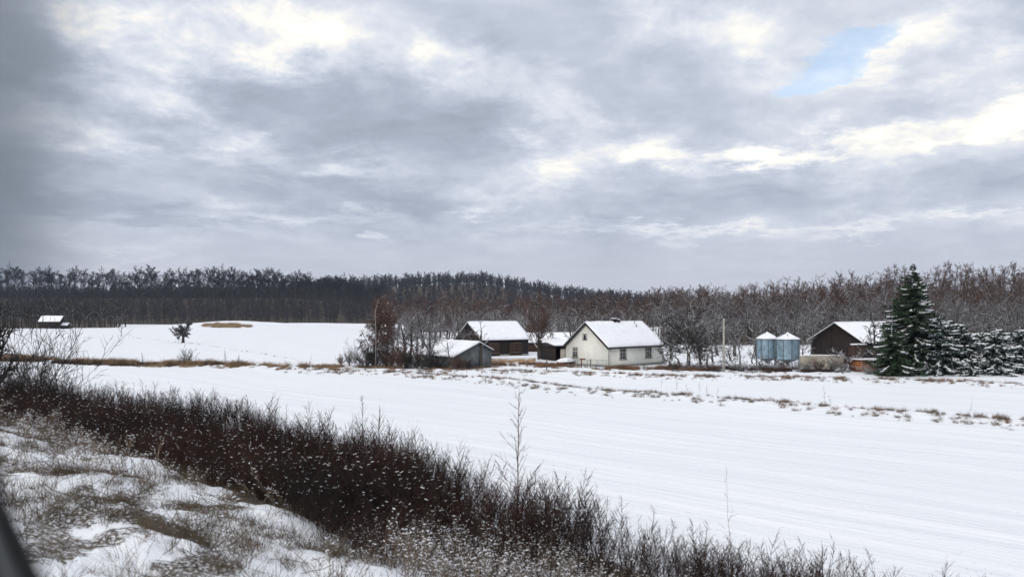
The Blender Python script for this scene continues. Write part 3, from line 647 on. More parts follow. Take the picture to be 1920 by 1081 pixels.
# far hut by the woods and small outbuilding
fh = gable_house('field_barn', *at(73, 372), R(4), 9.2, 6, 2.9, 5.2, 'small dark barn with white roof at the foot of the far left woods', 'barn', 'planks', .4, .2, seed=31, z=gz(*at(90, 372)) + .6)
for xx in (.2, 4.6, 9.0): b = MB(); b.box(xx - .2, xx + .2, -.05, .3, -3, 0); b.build('footing', M['plinth'], fh)
fh2 = gable_house('lean_shed', *at(113, 374), R(4), 3.0, 4, 1.6, 2.5, 'tiny snow topped shed beside the far left barn', 'shed', 'planks', .3, .35, seed=33, z=gz(*at(120, 374)))

# carriage window rim: real size, lower near corner of the opening one looks through
def carriage_window():
    e = empty('carriage_window', 0, 0, CZ, R(37 + 90), 'black and grey lower corner of the railway carriage window at the bottom left', 'window')
    # local x runs along the train, local -y points out of the carriage
    x0, x1, z0, z1, rad = -1.1, 1.76, -.30, .75, .26
    def path(o):
        pts = []; r = rad + o
        for cx, cz, a0 in ((x1 - rad, z1 - rad, 0), (x0 + rad, z1 - rad, 90), (x0 + rad, z0 + rad, 180), (x1 - rad, z0 + rad, 270)):
            for i in range(13): a = R(a0 + 90 * i / 12); pts.append((cx + r * math.cos(a), cz + r * math.sin(a)))
        return pts
    def ring(name, o0, o1, n0, n1, m):
        A = path(o0); B_ = path(o1); n = len(A); b = MB()
        v = [(x, -n0, z) for x, z in A] + [(x, -n1, z) for x, z in A] + [(x, -n1, z) for x, z in B_] + [(x, -n0, z) for x, z in B_]
        q = [(k * n + i, k * n + (i + 1) % n, ((k + 1) % 4) * n + (i + 1) % n, ((k + 1) % 4) * n + i) for k in range(4) for i in range(n)]
        b.add(v, q); b.build(name, M[m], e)
    ring('outer_seal', 0, .022, .105, .125, 'rubber'); ring('rim', .022, .05, .10, .122, 'alu'); ring('inner_seal', .05, .075, .098, .124, 'rubber'); ring('inner_panel', .075, .30, .085, .12, 'rubber')
carriage_window()

# ------------------------------------------------------------------ grasses, weeds and scrub
def blade(mb, p, d, L, w0, n=3, curl=.3, mi=0, r=None):
    """a bent tapering blade of n quads"""
    side = unit(np.cross(d, r.normal(0, 1, 3))); v = []; q = []
    p = np.array(p, float); dd = np.array(d, float)
    for i in range(n + 1):
        ww = w0 * (1 - .8 * i / n); v += [p - side * ww, p + side * ww]; dd = unit(dd + np.array([dd[0], dd[1], -.4]) * curl / n); p = p + dd * L / n
    for i in range(n): q.append((2 * i, 2 * i + 1, 2 * i + 3, 2 * i + 2))
    mb.add(v, q, mi=mi); return p
def fleck(mb, p, s, r, mi):
    v = [(s, 0, 0), (0, s, 0), (-s, 0, 0), (0, -s, 0), (0, 0, s * .6), (0, 0, -s * .3)]
    v = np.array(v) * (1 + .4 * r.random((6, 1))) + p; mb.add(v, t=[(0, 1, 4), (1, 2, 4), (2, 3, 4), (3, 0, 4), (1, 0, 5), (2, 1, 5), (3, 2, 5), (0, 3, 5)], mi=mi)
def weed_proto(seed, h, nb, wd, snow, spread=.35):
    r = np.random.default_rng(seed); mb = MB(); lean = r.normal(0, .1, 2); p = np.zeros(3); n = 5
    pts = [p]; d = unit(np.array([lean[0], lean[1], 1]))
    for i in range(n): d = unit(d + r.normal(0, .08, 3)); pts.append(pts[-1] + d * h / n)
    sg = [(*pts[i], *pts[i + 1], wd * (1 - .14 * i), wd * (1 - .14 * (i + 1))) for i in range(n)]
    mb.segs(sg, 3, 0)
    for k in range(nb):
        f = .15 + .83 * (k + r.random()) / nb; i = min(n - 1, int(f * n)); q = pts[i] + (pts[i + 1] - pts[i]) * (f * n - i)
        th = r.random() * 6.28; L = h * spread * (1.1 - .75 * f) * (.6 + .8 * r.random()); dd = unit(np.array([math.cos(th), math.sin(th), 1.1]))
        e = blade(mb, q, dd, L, wd * .8, 2, -.25, 0, r)
        if r.random() < .55: blade(mb, q + dd * L * .5, unit(dd + r.normal(0, .5, 3)), L * .5, wd * .7, 1, 0, 0, r)
        if r.random() < .15: fleck(mb, e, .011, r, 0)
        if r.random() < snow:
            a_ = q + (e - q) * r.uniform(.3, 1); h_ = np.array([math.cos(th), math.sin(th), .25]) * (.010 + .03 * r.random()); mb.segs([(*(a_ - h_), *(a_ + h_), .004 + .008 * r.random(), .003 + .006 * r.random())], 4, 1)
    return mb.arrays()
def tuft_proto(seed, h, nb, wd, snow=0.0, rad=.15, curl=1.1):
    r = np.random.default_rng(seed); mb = MB()
    for k in range(nb):
        th = r.random() * 6.28; t = r.random(); d = unit(np.array([math.cos(th) * t, math.sin(th) * t, 1.0]))
        e = blade(mb, (r.normal(0, rad), r.normal(0, rad), -.03), d, h * (.4 + .8 * r.random()), wd, 3, curl * r.random(), 0, r)
        if r.random() < snow: fleck(mb, e, .006 + .009 * r.random(), r, 1)
    return mb.arrays()
def twig_proto(seed, L, n, wd):
    """broken stems lying over and poking out of the snow"""
    r = np.random.default_rng(seed); mb = MB(); sg = []
    for k in range(n):
        th = r.random() * 6.28; el_ = abs(r.normal(.25, .3)); d = np.array([math.cos(th), math.sin(th), math.tan(min(el_, 1.2))]); d = unit(d); p = np.array([r.normal(0, .3), r.normal(0, .3), .02])
        for i in range(3): q = p + d * L * (.6 + .6 * r.random()) / 3; sg.append((*p, *q, wd, wd * .8)); p = q; d = unit(d + r.normal(0, .16, 3))
    mb.segs(sg, 3, 0); return mb.arrays()
WEED = [weed_proto(100 + i, h, nb, .0105, .055) for i, (h, nb) in enumerate([(1.5, 16), (1.9, 20), (1.2, 14), (1.7, 18), (1.4, 22)])]
WEEDS = [weed_proto(120 + i, h, nb, .009, .7, .5) for i, (h, nb) in enumerate([(.7, 14), (.9, 16), (.55, 12), (.8, 18)])]
TALL = [weed_proto(140 + i, h, nb, .011, .04, .22) for i, (h, nb) in enumerate([(2.2, 18), (2.5, 22), (1.9, 16)])]
TALL.append(weed_proto(149, 1.9, 9, .005, 0, .16))
TUFT = [tuft_proto(200 + i, .5, 34, .012, 0, .14) for i in range(4)]
TUFTN = [tuft_proto(210 + i, .42, 26, .0045, .12, .12) for i in range(4)]
TWIG = [twig_proto(220 + i, .8, 10, .006) for i in range(4)]
def sample_region(n, x0, x1, y0, y1, fn, seed):
    r = np.random.default_rng(seed); x = r.uniform(x0, x1, n); y = r.uniform(y0, y1, n); k = r.random(n) < fn(x, y); return x[k], y[k], r
def inview(x, y, mg=80):
    px = 960 + F * x / np.maximum(y, .1); return (y > 3) & (px > -mg) & (px < 1920 + mg)
def brush():
    def zone(x, y, a=0, b=0):
        mi = sdist(x, y, INNER); mo = sdist(x, y, OUTER); return mi - a, -mo - b
    # dark weeds
    def f(x, y):
        a, b = zone(x, y); px = 960 + F * x / np.maximum(y, 1)
        light = S((23.5 - y) / 3) * S((b - 1.3) / 1.5) * S((px - 640) / 160)
        dens = S((a + .1) / .8) * S((b + .2) / .7) * (1 - .93 * light) * (.55 + .6 * S((fbm(x * .35, y * .35) - .35) / .2))
        thin = np.clip((38 / np.maximum(np.hypot(x, y), 14)) ** 1.3, .35, 2.6)
        return inview(x, y) * dens * thin * .42
    x1, y1, r = sample_region(150000, -44, 12, 9, 66, f, 5)
    mo = -sdist(x1, y1, OUTER); mi = sdist(x1, y1, INNER)
    hgt = (.55 + .55 * r.random(len(x1))) * (.7 + .35 * S(mi / 2.5)) * (.42 + 1.15 * fbm(x1 * .55, y1 * .55, 3)) * np.interp(y1, [12, 20, 30], [.9, .92, 1.0])
    mb = MB(); scatter(WEED, x1, y1, ground(x1, y1), hgt, mb, .25, 11)
    x2, y2, r = sample_region(16000, -44, 12, 9, 66, lambda x, y: inview(x, y) * (zone(x, y)[1] > -.5) * (zone(x, y)[1] < 1.6) * S((fbm(x * .8, y * .8) - .42) / .2) * .35, 6)
    scatter(TALL[:3], x2, y2, ground(x2, y2), (.55 + .4 * r.random(len(x2))) * np.interp(y2, [12, 20, 30], [.72, .8, 1.0]), mb, .15, 12)
    print('brush', len(x1), len(x2), mb.n)
    o = mb.build('dark_scrub', [M['weed_dark'], M['snow']]); tag(o, 'dense dark brown dead weeds with snow flecks along the bank', 'scrub', kind='stuff')
    # lighter snowed-in weeds to the right of centre and on the bank
    def f2(x, y):
        a, b = zone(x, y); px = 960 + F * x / np.maximum(y, 1)
        light = S((24.5 - y) / 3) * S((b - .9) / 1.2) * S((px - 620) / 160)
        bank = S((a + 4.5) / 2) * S((.6 - a) / .6) * (.03 + .55 * S((fbm(x * .5 + 4, y * .5) - .5) / .15)) * (.4 + .6 * S((y - 15) / 10))
        return inview(x, y) * np.maximum(light * S((a + .2) / .8) * .9, bank * .5) * .75
    x3, y3, r = sample_region(52000, -40, 12, 9, 50, f2, 8)
    mb = MB(); scatter(WEEDS, x3, y3, ground(x3, y3), .5 + .6 * r.random(len(x3)), mb, .7, 13); print('snowy weeds', len(x3))
    o = mb.build('snowy_scrub', [M['tan_dull'], M['snow']]); tag(o, 'low tan weeds bent under snow beside the dark scrub', 'scrub', kind='stuff')
    # tufts and fallen stems on the bank
    def f3(x, y):
        a, b = zone(x, y); return inview(x, y) * S((a + 9) / 2) * S((.8 - a) / .5) * (.05 + .95 * S((fbm(x * .8 + 8, y * .8 + 2) - .53) / .06)) * .8
    x4, y4, r = sample_region(30000, -34, 8, 4, 46, f3, 9)
    mb = MB(); scatter(TUFTN, x4, y4, ground(x4, y4), .5 + .8 * r.random(len(x4)), mb, .3, 14)
    o = mb.build('bank_grass', [M['grass_dark'], M['snow']]); tag(o, 'dull brown grass poking through snow on the near bank', 'grass', kind='stuff')
    x5, y5, r = sample_region(7000, -34, 8, 4, 46, lambda x, y: f3(x, y) * .55, 10)
    mb = MB(); scatter(TWIG, x5, y5, ground(x5, y5), .5 + .8 * r.random(len(x5)), mb, .2, 15)
    o = mb.build('fallen_stems', M['weed']); tag(o, 'thin dark broken stems lying on the snowy bank', 'stems', kind='stuff')
brush()
def along(line, n, width, seed, clump=.5, cs=.5):
    r = np.random.default_rng(seed); P = np.array(line); Ls = np.hypot(*(P[1:] - P[:-1]).T); cum = np.concatenate([[0], np.cumsum(Ls)])
    t = r.random(n) * cum[-1]; i = np.clip(np.searchsorted(cum, t) - 1, 0, len(Ls) - 1); f = (t - cum[i]) / Ls[i]
    x = P[i, 0] + (P[i + 1, 0] - P[i, 0]) * f + r.normal(0, width, n); y = P[i, 1] + (P[i + 1, 1] - P[i, 1]) * f + r.normal(0, width, n)
    k = fbm(x * cs + seed, y * cs, 2) > clump; return x[k], y[k], r
def strip(line, n, width, protos, sc, m, label, seed, clump=.5, cs=.5, lean=.4, name='dry_grass'):
    x, y, r = along(line, n, width, seed, clump, cs); mb = MB(); scatter(protos, x, y, ground(x, y), sc * (.5 + .9 * r.random(len(x)) ** 2), mb, lean, seed)
    o = mb.build(name, [M[m], M['snow']]); tag(o, label, 'grass', kind='stuff')
strip(STRIP_NEAR, 3800, 1.15, TUFT, .62, 'tan_dull', 'clumps of dead grass and clods along the near snowy furrow', 31, .60, 1.5)
strip(STRIP_NEAR, 600, .8, TUFT, .6, 'rust', 'rusty brown grass tufts in the near snowy furrow', 32, .58, .8)
strip(STRIP_FAR, 2400, 1.1, TUFT, .62, 'rust', 'rusty tufts along the far furrow in front of the farm', 33, .59, 1.2)
strip(STRIP_FAR, 1600, 1.3, TUFT, .55, 'tan_dull', 'dark clods and weeds along the far furrow', 34, .55, .8)
strip(STRIP_LEFT, 3000, .9, TUFT, 1.25, 'tan', 'tan dry grass bank dividing the two left fields', 35, .47, .45)
strip([gp(-30, 676), gp(420, 688)], 1700, .7, TUFT, .9, 'weed', 'dark brown weeds mixed in the left field divide', 36, .47, .3)
strip([gp(1125, 693), gp(1250, 692), gp(1320, 694)], 1500, .9, TUFT, .8, 'rust', 'rusty weeds at the foot of the farmhouse long wall', 37, .45, .9)
strip([gp(1250, 692), gp(1400, 694), gp(1500, 694), gp(1560, 696)], 1500, 1.7, TUFT, 1.1, 'weed', 'brown scrub between farmhouse and silos', 38, .5, .8)
strip([gp(905, 683), gp(1000, 684), gp(1060, 690)], 1100, 1.1, TUFT, .85, 'rust', 'rusty grass around the posts before the barn', 39, .42, .4)
strip([gp(600, 688), gp(700, 690), gp(860, 690), gp(905, 688)], 1800, 1.2, TUFT, .8, 'tan', 'tan grass under the orchard shrubs left of the shed', 40, .4, .4)
strip([gp(200, 628), gp(340, 641), gp(480, 660), gp(580, 681)], 260, .25, TUFT, .35, 'weed', 'faint dotted track of tufts across the left field', 41, .45, 1.5)
# brown reed mound on the far field
rr3 = np.random.default_rng(50); ax_, ay_ = at(425, 352); n = 2600; th_ = rr3.random(n) * 6.28; q_ = np.sqrt(rr3.random(n))
xm = ax_ + np.cos(th_) * q_ * 10.5; ym = ay_ + np.sin(th_) * q_ * 9; kk = fbm(xm * .35, ym * .35) > .53; xm, ym = xm[kk], ym[kk]
mb = MB(); scatter(TUFT, xm, ym, ground(xm, ym), np.full(len(xm), 2.2) * (.4 + rr3.random(len(xm))), mb, .4, 51); o = mb.build('reed_patch', [M['reed'], M['snow']]); tag(o, 'rusty brown reed patch on the far left knoll', 'reeds', kind='stuff')
# few clear single plants
def plant(name, protos, k, px, py, s, m, label, cat, z=0, group=None):
    pv, pq, pt, pqm, ptm = protos[k]; kq = pqm == 0; protos = {k: (pv, pq[kq], pt[:0], pqm[kq], ptm[:0])}
    x, y = gp(px, py, z); mb = MB(); scatter([protos[k]], np.zeros(1), np.zeros(1), np.zeros(1), [s], mb, .05, k)
    o = mb.build(name, [M[m], M['snow']]); o.location = (x, y, gz(x, y) - .03); return tag(o, label, cat, group)
plant('weed_stalk', TALL, 0, 1812, 790, .55, 'tan_dull', 'tall tan weed standing alone at the right end of the near furrow', 'weed')
plant('weed_clump', TUFT, 1, 1826, 791, .8, 'weed', 'dark clump of grass beside the tall tan weed at the right', 'weed')
plant('weed_stalk', TALL, 1, 577, 702, .95, 'weed', 'thin bare weed in the snow right of the left field divide', 'weed')
for i, (px, py) in enumerate([(1240, 722), (1268, 728), (1290, 731), (1310, 733), (1325, 736), (1345, 739), (1545, 747), (1558, 752)]):
    plant('weed_stalk', WEED, i % 5, px, py + 6, .6, 'tan_dull', 'upright tan weed stalk in the row along the middle of the near furrow', 'weed', group='upright stalks along the near furrow')

# ------------------------------------------------------------------ conifers
def spruce(seed, H, rad, x, y, label, snowy=.4, needle='needle', dens=1.0, z=None, bare=.06, group=None, pw=.8):
    r = np.random.default_rng(seed); e = empty('spruce_tree', x, y, (gz(x, y) if z is None else z) - .05, r.random() * 6, label, 'spruce', group)
    t = MB(); t.tube([(0, 0, 0), (0, 0, H * .5), (0, 0, H * .985)], [.018 * H, .011 * H, .01], 8); t.build('trunk', M['bark'], e)
    nd = MB(); sn = MB(); bl = []; sg = []; h = H * bare
    while h < H * (.985 if pw > .6 else .93):
        f = h / H; R0 = rad * (1 - f) ** pw * min(1, .35 + 3.2 * (1 - f)) * (.85 + .35 * r.random()) + .06; nb = max(4, int((9 if f < .8 else 6) * dens))
        for b in range(nb):
            th = r.random() * 6.28; L = R0 * (.62 + .4 * r.random()) * (.78 + .5 * float(vnoise(2 + th * 1.1 + seed * 7, h * .8))); d = np.array([math.cos(th), math.sin(th), .38 * f - .12 + r.normal(0, .07)])
            p = np.array([0, 0, h + r.normal(0, .12)]); n = max(3, int(L / .24)); step = L / n; snow_on = r.random() < snowy; s0 = int(n * r.uniform(.25, .7))
            for i in range(n):
                g_ = (i + 1) / n; dd = unit(np.array([d[0], d[1], d[2] - .30 * math.sin(g_ * 2.6) + .36 * max(0, g_ - .6)])); q = p + dd * step
                sg.append((*p, *q, .025, .02)); sl = (.34 + .2 * (1 - g_)) * min(1, .5 + L / 2)
                for sd_ in (-1, 1):
                    for rep in range(2):
                        lat = np.array([-dd[1], dd[0], 0]) * sd_; v = unit(dd * (.6 + .4 * r.random()) + lat * (.9) + np.array([0, 0, -.35 + r.normal(0, .25)]))
                        bl.append((*(p + (q - p) * r.random()), *v, sl * (.7 + .6 * r.random())))
                bl.append((*q, *unit(dd + r.normal(0, .3, 3)), sl * .9)); bl.append((*q, *unit(dd * .4 + np.array([0, 0, -.9]) + r.normal(0, .3, 3)), sl * .8))
                if snow_on and i >= s0 and r.random() < .85:
                    k_ = .05 + .055 * r.random(); sn.segs([(*(p + [0, 0, .05]), *(q + [0, 0, .05]), k_, k_ * .8)], 5)
                    if r.random() < .5: lat = np.array([-dd[1], dd[0], 0]) * r.choice([-1, 1]); qq = q + unit(dd * .7 + lat) * .28; sn.segs([(*(q + [0, 0, .05]), *(qq + [0, 0, .02]), k_ * .8, k_ * .4)], 5)
                p = q
        h += (.24 + .1 * r.random()) / max(.6, dens) * (1 if f < .85 else 1.2)
    bl = np.array(bl); p = bl[:, :3]; v = bl[:, 3:6]; L = bl[:, 6:7]; side = np.cross(v, r.normal(0, 1, p.shape)); side /= np.linalg.norm(side, axis=1, keepdims=True)
    N = len(bl); w0 = L * .17; V = np.stack([p - side * w0 * .5, p + side * w0 * .5, p + v * L * .6 + side * w0, p + v * L, p + v * L * .6 - side * w0], 1)
    b = (np.arange(N) * 5)[:, None]; nd.add(V.reshape(-1, 3), np.concatenate([b + [0, 1, 2, 4]]), np.concatenate([b + [4, 2, 3]]))
    nd.segs(sg, 3); nd.build('foliage', M[needle], e)
    if sn.n: sn.build('snow_load', M['snow'], e)
    print('spruce', N); return e
for (px, Y, H, rad, seed, sn_, nm, dn, lb) in [
    (1712, 89, 12.2, 5.3, 1, .30, 'needle', 1.15, 'tallest dark spruce with snow streaked boughs right of the barn'),
    (1672, 86, 5.6, 2.5, 2, .22, 'needle', 1.0, 'shorter spruce tucked under the left side of the tallest spruce'),
    (1762, 87, 6.5, 3.5, 3, .62, 'needle_dark', 1.0, 'snow laden spruce at the right foot of the tallest spruce'),
    (1800, 90, 5.6, 3.4, 4, .75, 'needle_dark', 1.0, 'rounded spruce white with snow, third from the tallest one'),
    (1822, 84, 1.9, 1.3, 5, .8, 'needle_dark', 1.0, 'smallest knee high spruce before the brown boundary wall'),
    (1868, 86, 5.1, 3.0, 6, .95, 'needle_dark', 1.1, 'broad snow crusted spruce right of the boundary wall'),
    (1912, 88, 5.3, 3.0, 7, .8, 'needle_dark', 1.1, 'snowy spruce cut by the right edge of the view'),
    (1842, 96, 4.6, 1.6, 8, .6, 'needle', 1.0, 'slim spruce leaning before the snowy cottage roof')]:
    x, y = at(px, Y); spruce(seed, H, rad, x, y, lb, sn_, nm, dn, bare=.07 if H > 8 else .02, pw=.8 if H > 8 else .45)

# ------------------------------------------------------------------ trees near the farm
def T(kind, seed, px, Y, H, label, bark='bark', twig='twig', name='bare_tree', cat='tree', **k):
    x, y = at(px, Y); return tree_thing(name, kind, seed, H, x, y, label, cat, bark, twig, **k)
T('weep', 1, 702, 104, 9.3, 'tall drooping birch with rust brown twigs at the left end of the farm', 'bark', 'twig_brown', 'weeping_birch', 'birch', sxy=1.15, thick=1.4)
T('weep', 2, 724, 101, 8.2, 'second drooping birch leaning against the tallest birch', 'bark', 'twig_brown', 'weeping_birch', 'birch', sxy=1.0, thick=1.4)
b = MB(); b.tube([(0, 0, 0), (.06, 0, 4), (-.05, 0, 6.8), (.35, 0, 8.4)], [.075, .06, .045, .02], 7)
x_, y_ = at(704, 97); wp = empty('birch_pole', x_, y_, 0, 0, 'single pale birch stem rising in front of the drooping birches', 'birch'); b.build('trunk', M['birch'], wp)
T('spread', 3, 765, 107, 8.6, 'bare grey tree between the drooping birches and the low shed', 'bark', 'twig_rime')
T('spread', 4, 797, 112, 8.8, 'bare tree with frosted twigs just left of the shed roof', 'bark', 'twig_rime')
T('fan', 5, 853, 130, 10.2, 'tall fan shaped tree behind the left gable of the timber barn', 'bark', 'twig', thick=1.1, sxy=.8)
T('fan', 6, 1010, 116, 9.2, 'tall fan shaped double stemmed tree right of the timber barn', 'bark', 'twig_brown', thick=1.1, sxy=.85)
T('fan', 16, 1014, 117, 8.6, 'second stem of fan shaped trees right of the timber barn', 'bark', 'twig', thick=1.1, sxy=.8)
T('pollard', 7, 902, 98, 5.6, 'pruned black tree with stubby snowy limbs before the grey shed', 'bark', 'bark_rime', 'fruit_tree', thick=1.0)
T('twisty', 8, 836, 96.5, 4.7, 'thin curving tree with snow on its arms before the shed roof', 'bark_rime', 'bark_rime', 'fruit_tree')
T('apple', 9, 735, 99, 4.4, 'low snowy fruit tree right of the birches', 'bark', 'twig_rime', 'fruit_tree')
T('apple', 10, 790, 98, 3.9, 'arched fruit tree with white rimmed boughs left of the grey shed', 'bark_rime', 'bark_rime', 'fruit_tree', sxy=1.2)
T('shrub', 11, 655, 103, 2.4, 'dark shrub at the far left tip of the farm thicket', 'twig_dark', 'twig_dark', 'shrub', 'shrub')
T('shrub', 12, 672, 102, 3.6, 'spiky grey shrub left of the birches', 'twig_dark', 'twig', 'shrub', 'shrub')
T('shrub', 13, 640, 105, 1.6, 'smallest rusty shrub left of the farm thicket', 'twig_dark', 'twig_brown', 'shrub', 'shrub')
for i, (px, Y, h, l) in enumerate([(688, 99, 3.0, 'dense shrub at the foot of the birches'), (712, 98, 2.6, 'dark brown shrub right below the pale birch stem'), (748, 97, 3.0, 'round brown shrub right of the birches'),
        (770, 97, 2.6, 'dark bushy shrub left of the curving thin tree'), (808, 96, 2.3, 'dark shrub against the snowy shed roof'), (858, 95.5, 1.9, 'low reddish shrub before the grey shed wall'), (880, 95.5, 1.6, 'low brown shrub left of the pruned black tree'),
        (730, 98.5, 3.2, 'tall dark shrub between the birches and the low fruit tree'), (782, 99, 2.9, 'dark shrub under the arched fruit tree'), (822, 96, 2.1, 'dark shrub just left of the curving thin tree'), (700, 101, 3.6, 'tall shrub growing up among the birch stems'), (752, 101, 3.4, 'tall grey shrub behind the low fruit tree'), (845, 97.5, 1.9, 'shrub hiding the low eave of the grey shed')]):
    T('shrub', 21 + i % 3, px, Y, 3.0, l, 'twig_dark', 'twig_brown' if i % 3 == 2 else 'twig_dark', 'shrub', 'shrub', sxy=.9 * h / 3 + .25, sz=h / 3, group='shrubs of the farm thicket', thick=1.9)
T('spread', 31, 1030, 126, 4.6, 'small snow covered tree before the long low shed', 'bark_rime', 'twig_rime', 'fruit_tree')
T('globe', 32, 1290, 97, 7.6, 'dense dark dome shaped tree with snowy boughs right of the farmhouse', 'bark', 'twig_dark', 'fruit_tree', sxy=1.1, thick=1.3)
T('apple', 33, 1275, 102, 4.8, 'snowy boughed fruit tree hard by the right corner of the farmhouse', 'bark_rime', 'bark_rime', 'fruit_tree')
T('globe', 34, 1315, 101, 5.0, 'smaller dark dome shaped tree left of the concrete pole', 'bark', 'twig', 'fruit_tree')
T('apple', 35, 1337, 109, 4.6, 'fruit tree with forked trunk just behind the concrete pole', 'bark', 'bark_rime', 'fruit_tree')
T('twisty', 36, 1388, 99, 5.0, 'leaning fruit tree with a long snowy arm right of the pole', 'bark', 'bark_rime', 'fruit_tree')
T('twisty', 37, 1411, 106, 4.6, 'crooked small fruit tree left of the silos', 'bark', 'bark_rime', 'fruit_tree')
T('apple', 38, 1370, 112, 5.0, 'spreading fruit tree behind the leaning one', 'bark', 'twig_rime', 'fruit_tree')
T('apple', 39, 1503, 112, 4.8, 'white rimmed fruit tree between silos and dark barn', 'bark_rime', 'bark_rime', 'fruit_tree')
T('apple', 40, 1597, 93, 4.6, 'dark fruit tree spreading over the barn wall', 'bark', 'bark_rime', 'fruit_tree')
T('spread', 41, 1640, 97, 7.2, 'fruit tree whose twigs cross the snowy barn roof beside the spruce', 'bark', 'twig_dark', 'fruit_tree')
T('apple', 42, 1825, 110, 7.0, 'tree with bent snow lined limbs behind the right hand spruces', 'bark_rime', 'bark_rime', 'fruit_tree', thick=1.2)
for i, (px, Y, h, l) in enumerate([(1462, 97, 1.5, 'low brown shrub under the wider silo'), (1510, 94, 1.6, 'snow dusted bramble at the left end of the beige wall'), (1532, 93.5, 1.9, 'snow dusted bramble before the beige wall'), (1560, 93, 1.8, 'dark bramble before the right half of the beige wall'),
        (1585, 93.5, 1.9, 'reddish bramble left of the orange shed'), (1628, 89, 1.2, 'small snowy bramble before the orange shed')]):
    T('shrub', 24 + i % 3, px, Y, 2.0, l, 'bark_rime', 'twig_rime' if i % 2 else 'twig_brown', 'bramble', 'bramble', sxy=1.35, sz=h / 2.0, group='brambles before the barn wall', thick=1.3)
# frosted garden trees filling the yard
for i, (px, Y, H, k, l) in enumerate([
    (738, 118, 7.4, 'spread', 'frosted tree behind the second drooping birch'), (782, 122, 7.6, 'spread', 'frosted tree behind the arched fruit tree'), (818, 120, 6.6, 'spread', 'frosted tree rising behind the middle of the grey shed roof snow'),
    (838, 136, 7.8, 'forest', 'slim frosted tree left of the fan shaped tree behind the barn'), (880, 141, 8.4, 'spread', 'frosted tree whose crown stands over the left end of the timber barn ridge'), (925, 143, 8.0, 'forest', 'frosted tree standing behind the middle of the timber barn'),
    (960, 140, 7.6, 'spread', 'frosted tree behind the right end of the timber barn ridge'), (1000, 150, 7.4, 'spread', 'frosted tree behind the left end of the long low shed'), (1046, 152, 8.0, 'spread', 'frosted tree over the right end of the long low shed'), (1072, 134, 7.4, 'forest', 'frosted tree peeping over the left roof slope of the farmhouse'),
    (762, 98.5, 7.6, 'spread', 'bare tree just left of the arched fruit tree'), (808, 98, 6.8, 'spread', 'bare tree whose twigs cross the left half of the grey shed roof'), (868, 105, 7.4, 'forest', 'slim bare tree between the fan shaped tree and the barn gable'),
    (1258, 118, 6.8, 'spread', 'frosted tree just past the right eave of the farmhouse'), (1312, 124, 7.4, 'spread', 'frosted tree behind the dark dome shaped fruit trees'), (1345, 130, 8.2, 'spread', 'frosted tree behind the top of the concrete pole'), (1378, 126, 7.0, 'spread', 'frosted tree right of the concrete pole top'),
    (1418, 128, 7.8, 'spread', 'frosted tree behind the left silo cone'), (1456, 132, 8.4, 'spread', 'frosted tree over the gap between the two silo cones'), (1492, 128, 7.2, 'spread', 'frosted tree behind the right silo cone'), (1522, 126, 6.8, 'spread', 'frosted tree at the left eave of the dark gabled barn'),
    (1325, 100, 3.6, 'apple', 'small snowy fruit tree low between the dome shaped ones and the pole'), (1375, 95, 3.4, 'apple', 'small snowy fruit tree close right of the pole foot'), (1425, 95, 3.0, 'apple', 'low snowy fruit tree before the left silo legs'), (1258, 96, 2.9, 'apple', 'low snowy fruit tree beside the right wall end of the farmhouse')]):
    T(k, 400 + i % 5, px, Y, H, l, 'bark_rime', 'twig_rime', 'garden_tree', thick=1.15)
for i, (px, Y, h, l) in enumerate([(1270, 95, 1.3, 'low shrub at the right corner foot of the farmhouse'), (1300, 94, 1.5, 'brown shrub under the large dome shaped fruit tree'), (1335, 93.5, 1.3, 'brown shrub left of the pole foot'), (1385, 93, 1.4, 'brown shrub right of the pole foot'), (1410, 94, 1.2, 'low brown shrub before the crooked small fruit tree'), (1440, 95, 1.1, 'low brown shrub under the left silo')]):
    T('shrub', 24 + i % 3, px, Y, 2.0, l, 'bark_rime', 'twig_rime' if i % 2 else 'twig_brown', 'shrub', 'shrub', sxy=1.2, sz=h / 2.0, group='shrubs of the farm garden', thick=1.5)
# left field: lone tree, shrub on the divide
T('globe', 51, 343, 187, 5.6, 'lone dark round headed tree in the middle of the left snow field', 'bark', 'twig_dark', 'lone_tree', thick=2.3)
T('shrub', 52, 350, 102.5, 2.4, 'bare rounded bush in the dry grass below the lone tree', 'twig_dark', 'twig_dark', 'shrub', 'shrub', sxy=1.2)
for i, (px, Y, h, l) in enumerate([(268, 106, 1.6, 'tiny twig bush on the left divide'), (423, 98, 1.9, 'upright twig bush right of the rounded bush'), (447, 97, 1.4, 'low twig bush before the right part of the left divide')]):
    T('sapling', 53, px, Y, 1.8, l, 'twig_dark', 'twig_dark', 'sapling', 'sapling', sz=h / 1.8)
# foreground: big dark bush on the left, thin saplings
def F_(kind, seed, px, py, z, H, label, **k):
    x, y = gp(px, py, z); return tree_thing(k.pop('name', 'shrub'), kind, seed, H, x, y, label, k.pop('cat', 'shrub'), k.pop('bark', 'twig_dark'), k.pop('twig', 'twig_dark'), **k)
x_, y_ = at(72, 53); tree_thing('willow_bush', 'shrub', 61, 7.6, x_, y_, 'large black bare bush with upswept stems at the left above the scrub', 'bush', 'twig_dark', 'twig_dark', thick=1.5, sxy=1.05)
x_, y_ = at(20, 57); tree_thing('willow_bush', 'shrub', 62, 5.6, x_, y_, 'dense black bush cut by the left edge of the view', 'bush', 'twig_dark', 'twig_dark', thick=1.5)
x_, y_ = at(-25, 54); tree_thing('dark_tree', 'fan', 63, 7.0, x_, y_, 'black tree at the left edge towering over the bush', 'tree', 'twig_dark', 'twig_dark', thick=2.2, sxy=.8)
